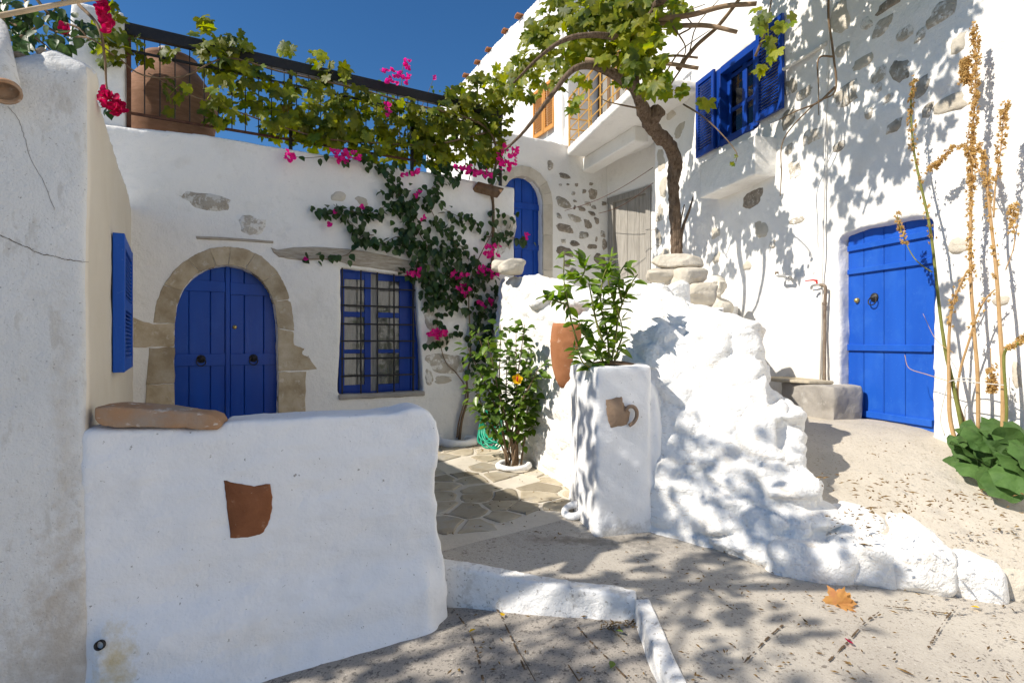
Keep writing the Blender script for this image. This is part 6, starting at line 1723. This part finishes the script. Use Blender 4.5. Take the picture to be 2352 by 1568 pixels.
# litter: uncountable scraps
def litter(name, boxes, zf, parent_label, seed, ok=lambda x, y: True, mat=m_litter, size=(.004, .010)):
    rr = random.Random(seed); mb = MB()
    for (x0, x1, y0, y1, n) in boxes:
        for _ in range(n):
            px, py = rr.uniform(x0, x1), rr.uniform(y0, y1)
            if px > 2160 and py < 1130 and zf is terrace_z: continue
            Y = slab_at(px, py, zf); p = at(px, py, Y)
            if not ok(p.x, p.y) or float(vnoise(np.array([[p.x * 3.2, p.y * 3.2, seed]]), 5)[0]) < rr.uniform(-.7, .35): continue
            s = rr.uniform(*size) * (1.8 if rr.random() < .1 else 1); a = rr.uniform(0, 6.28); L_ = s * rr.uniform(1, 2.6)
            d = Vector((math.cos(a), math.sin(a), 0)); e = Vector((-d.y, d.x, 0)); c = p + Vector((0, 0, .012))
            mb.add([c - d * L_ + Vector((0, 0, -.003)), c + e * s * .6, c + d * L_ + Vector((0, 0, rr.uniform(0, .006))), c - e * s * .6, c + Vector((0, 0, .006))], [(0, 4, 1), (1, 4, 2), (2, 4, 3), (3, 4, 0)])
    o = mb.build(name, mat, None, kind="stuff"); o["label"] = parent_label
litter("leaf_litter", [(1880, 2352, 1090, 1260, 330), (1990, 2300, 1010, 1090, 60), (1900, 2352, 1130, 1200, 120)], terrace_z, "brown leaf scraps scattered over the terrace", 1)
litter("leaf_litter", [(1500, 2352, 1300, 1568, 240), (1250, 1700, 1230, 1330, 40), (1640, 1900, 1330, 1500, 40)], slab_z, "brown scraps scattered over the pavement", 2, lambda x, y: x > .72)
litter("leaf_litter", [(1010, 1320, 1040, 1240, 110), (1080, 1140, 1020, 1040, 30)], court_z, "dark crumbs scattered over the flagstones", 3, size=(.006, .011))
litter("leaf_litter", [(1045, 1150, 1368, 1400, 150), (1020, 1480, 1400, 1568, 60), (1380, 1470, 1430, 1450, 50)], street_z, "heap of dry leaf scraps in the street corner below the kerb", 4, lambda x, y: y < 3.3 and x < .68)
# dirt caught in the scored joints
def joint(name, lines, zf, label):
    mb = MB(); rr = random.Random(7)
    for ln in lines:
        q = cr([Vector((x, y, 0)) for x, y in ln], 14)
        for a, b in zip(q[:-1], q[1:]):
            if rr.random() < .34: continue
            pa = at(a.x, a.y, slab_at(a.x, a.y, zf)); pb_ = at(b.x, b.y, slab_at(b.x, b.y, zf)); d = (pb_ - pa).normalized(); e = Vector((-d.y, d.x, 0)) * rr.uniform(.002, .007); up = Vector((0, 0, .010))
            mb.add([pa - e + up, pa + e + up, pb_ + e * rr.uniform(.5, 1.2) + up, pb_ - e + up, (pa + pb_) / 2 + up + Vector((0, 0, .004))], [(0, 1, 4), (1, 2, 4), (2, 3, 4), (3, 0, 4)])
    o = mb.build(name, m_dirt, None, kind="stuff"); o["label"] = label
joint("joint_dirt", [[(1128, 1380), (1152, 1420), (1180, 1480), (1205, 1540)], [(1042, 1402), (1075, 1450), (1095, 1500), (1110, 1568)], [(1321, 1436), (1360, 1480), (1400, 1520), (1440, 1562)], [(1397, 1441), (1420, 1462), (1441, 1483)], [(1252, 1458), (1275, 1490)], [(1195, 1505), (1230, 1568)], [(1305, 1530), (1330, 1568)]], street_z, "brown dirt caught in the scored street joints")
joint("joint_dirt", [[(2025, 1404), (1985, 1435), (1940, 1485), (1903, 1522)], [(2197, 1394), (2165, 1435), (2145, 1470), (2132, 1492)], [(1804, 1433), (1760, 1472), (1705, 1530)], [(2025, 1394), (2100, 1402), (2213, 1417)]], slab_z, "brown dirt caught in the scored pavement joints")
# wires
wires = thing("clothes_wires", "thin sagging wires strung across the recessed grey doorway", "wire", tuple(at(1300, 480, 10.9)))
for (a, b) in (((1297, 484, 10.9), (1500, 385, 9.7)), ((1375, 490, 11.4), (1500, 420, 9.8))):
    pa, pb_ = at(*a), at(*b); MB().tube([pa.lerp(pb_, t / 10) - Vector((0, 0, .10 * math.sin(math.pi * t / 10))) for t in range(11)], .006, 5).build("wire", m_rust, wires, smooth=True)
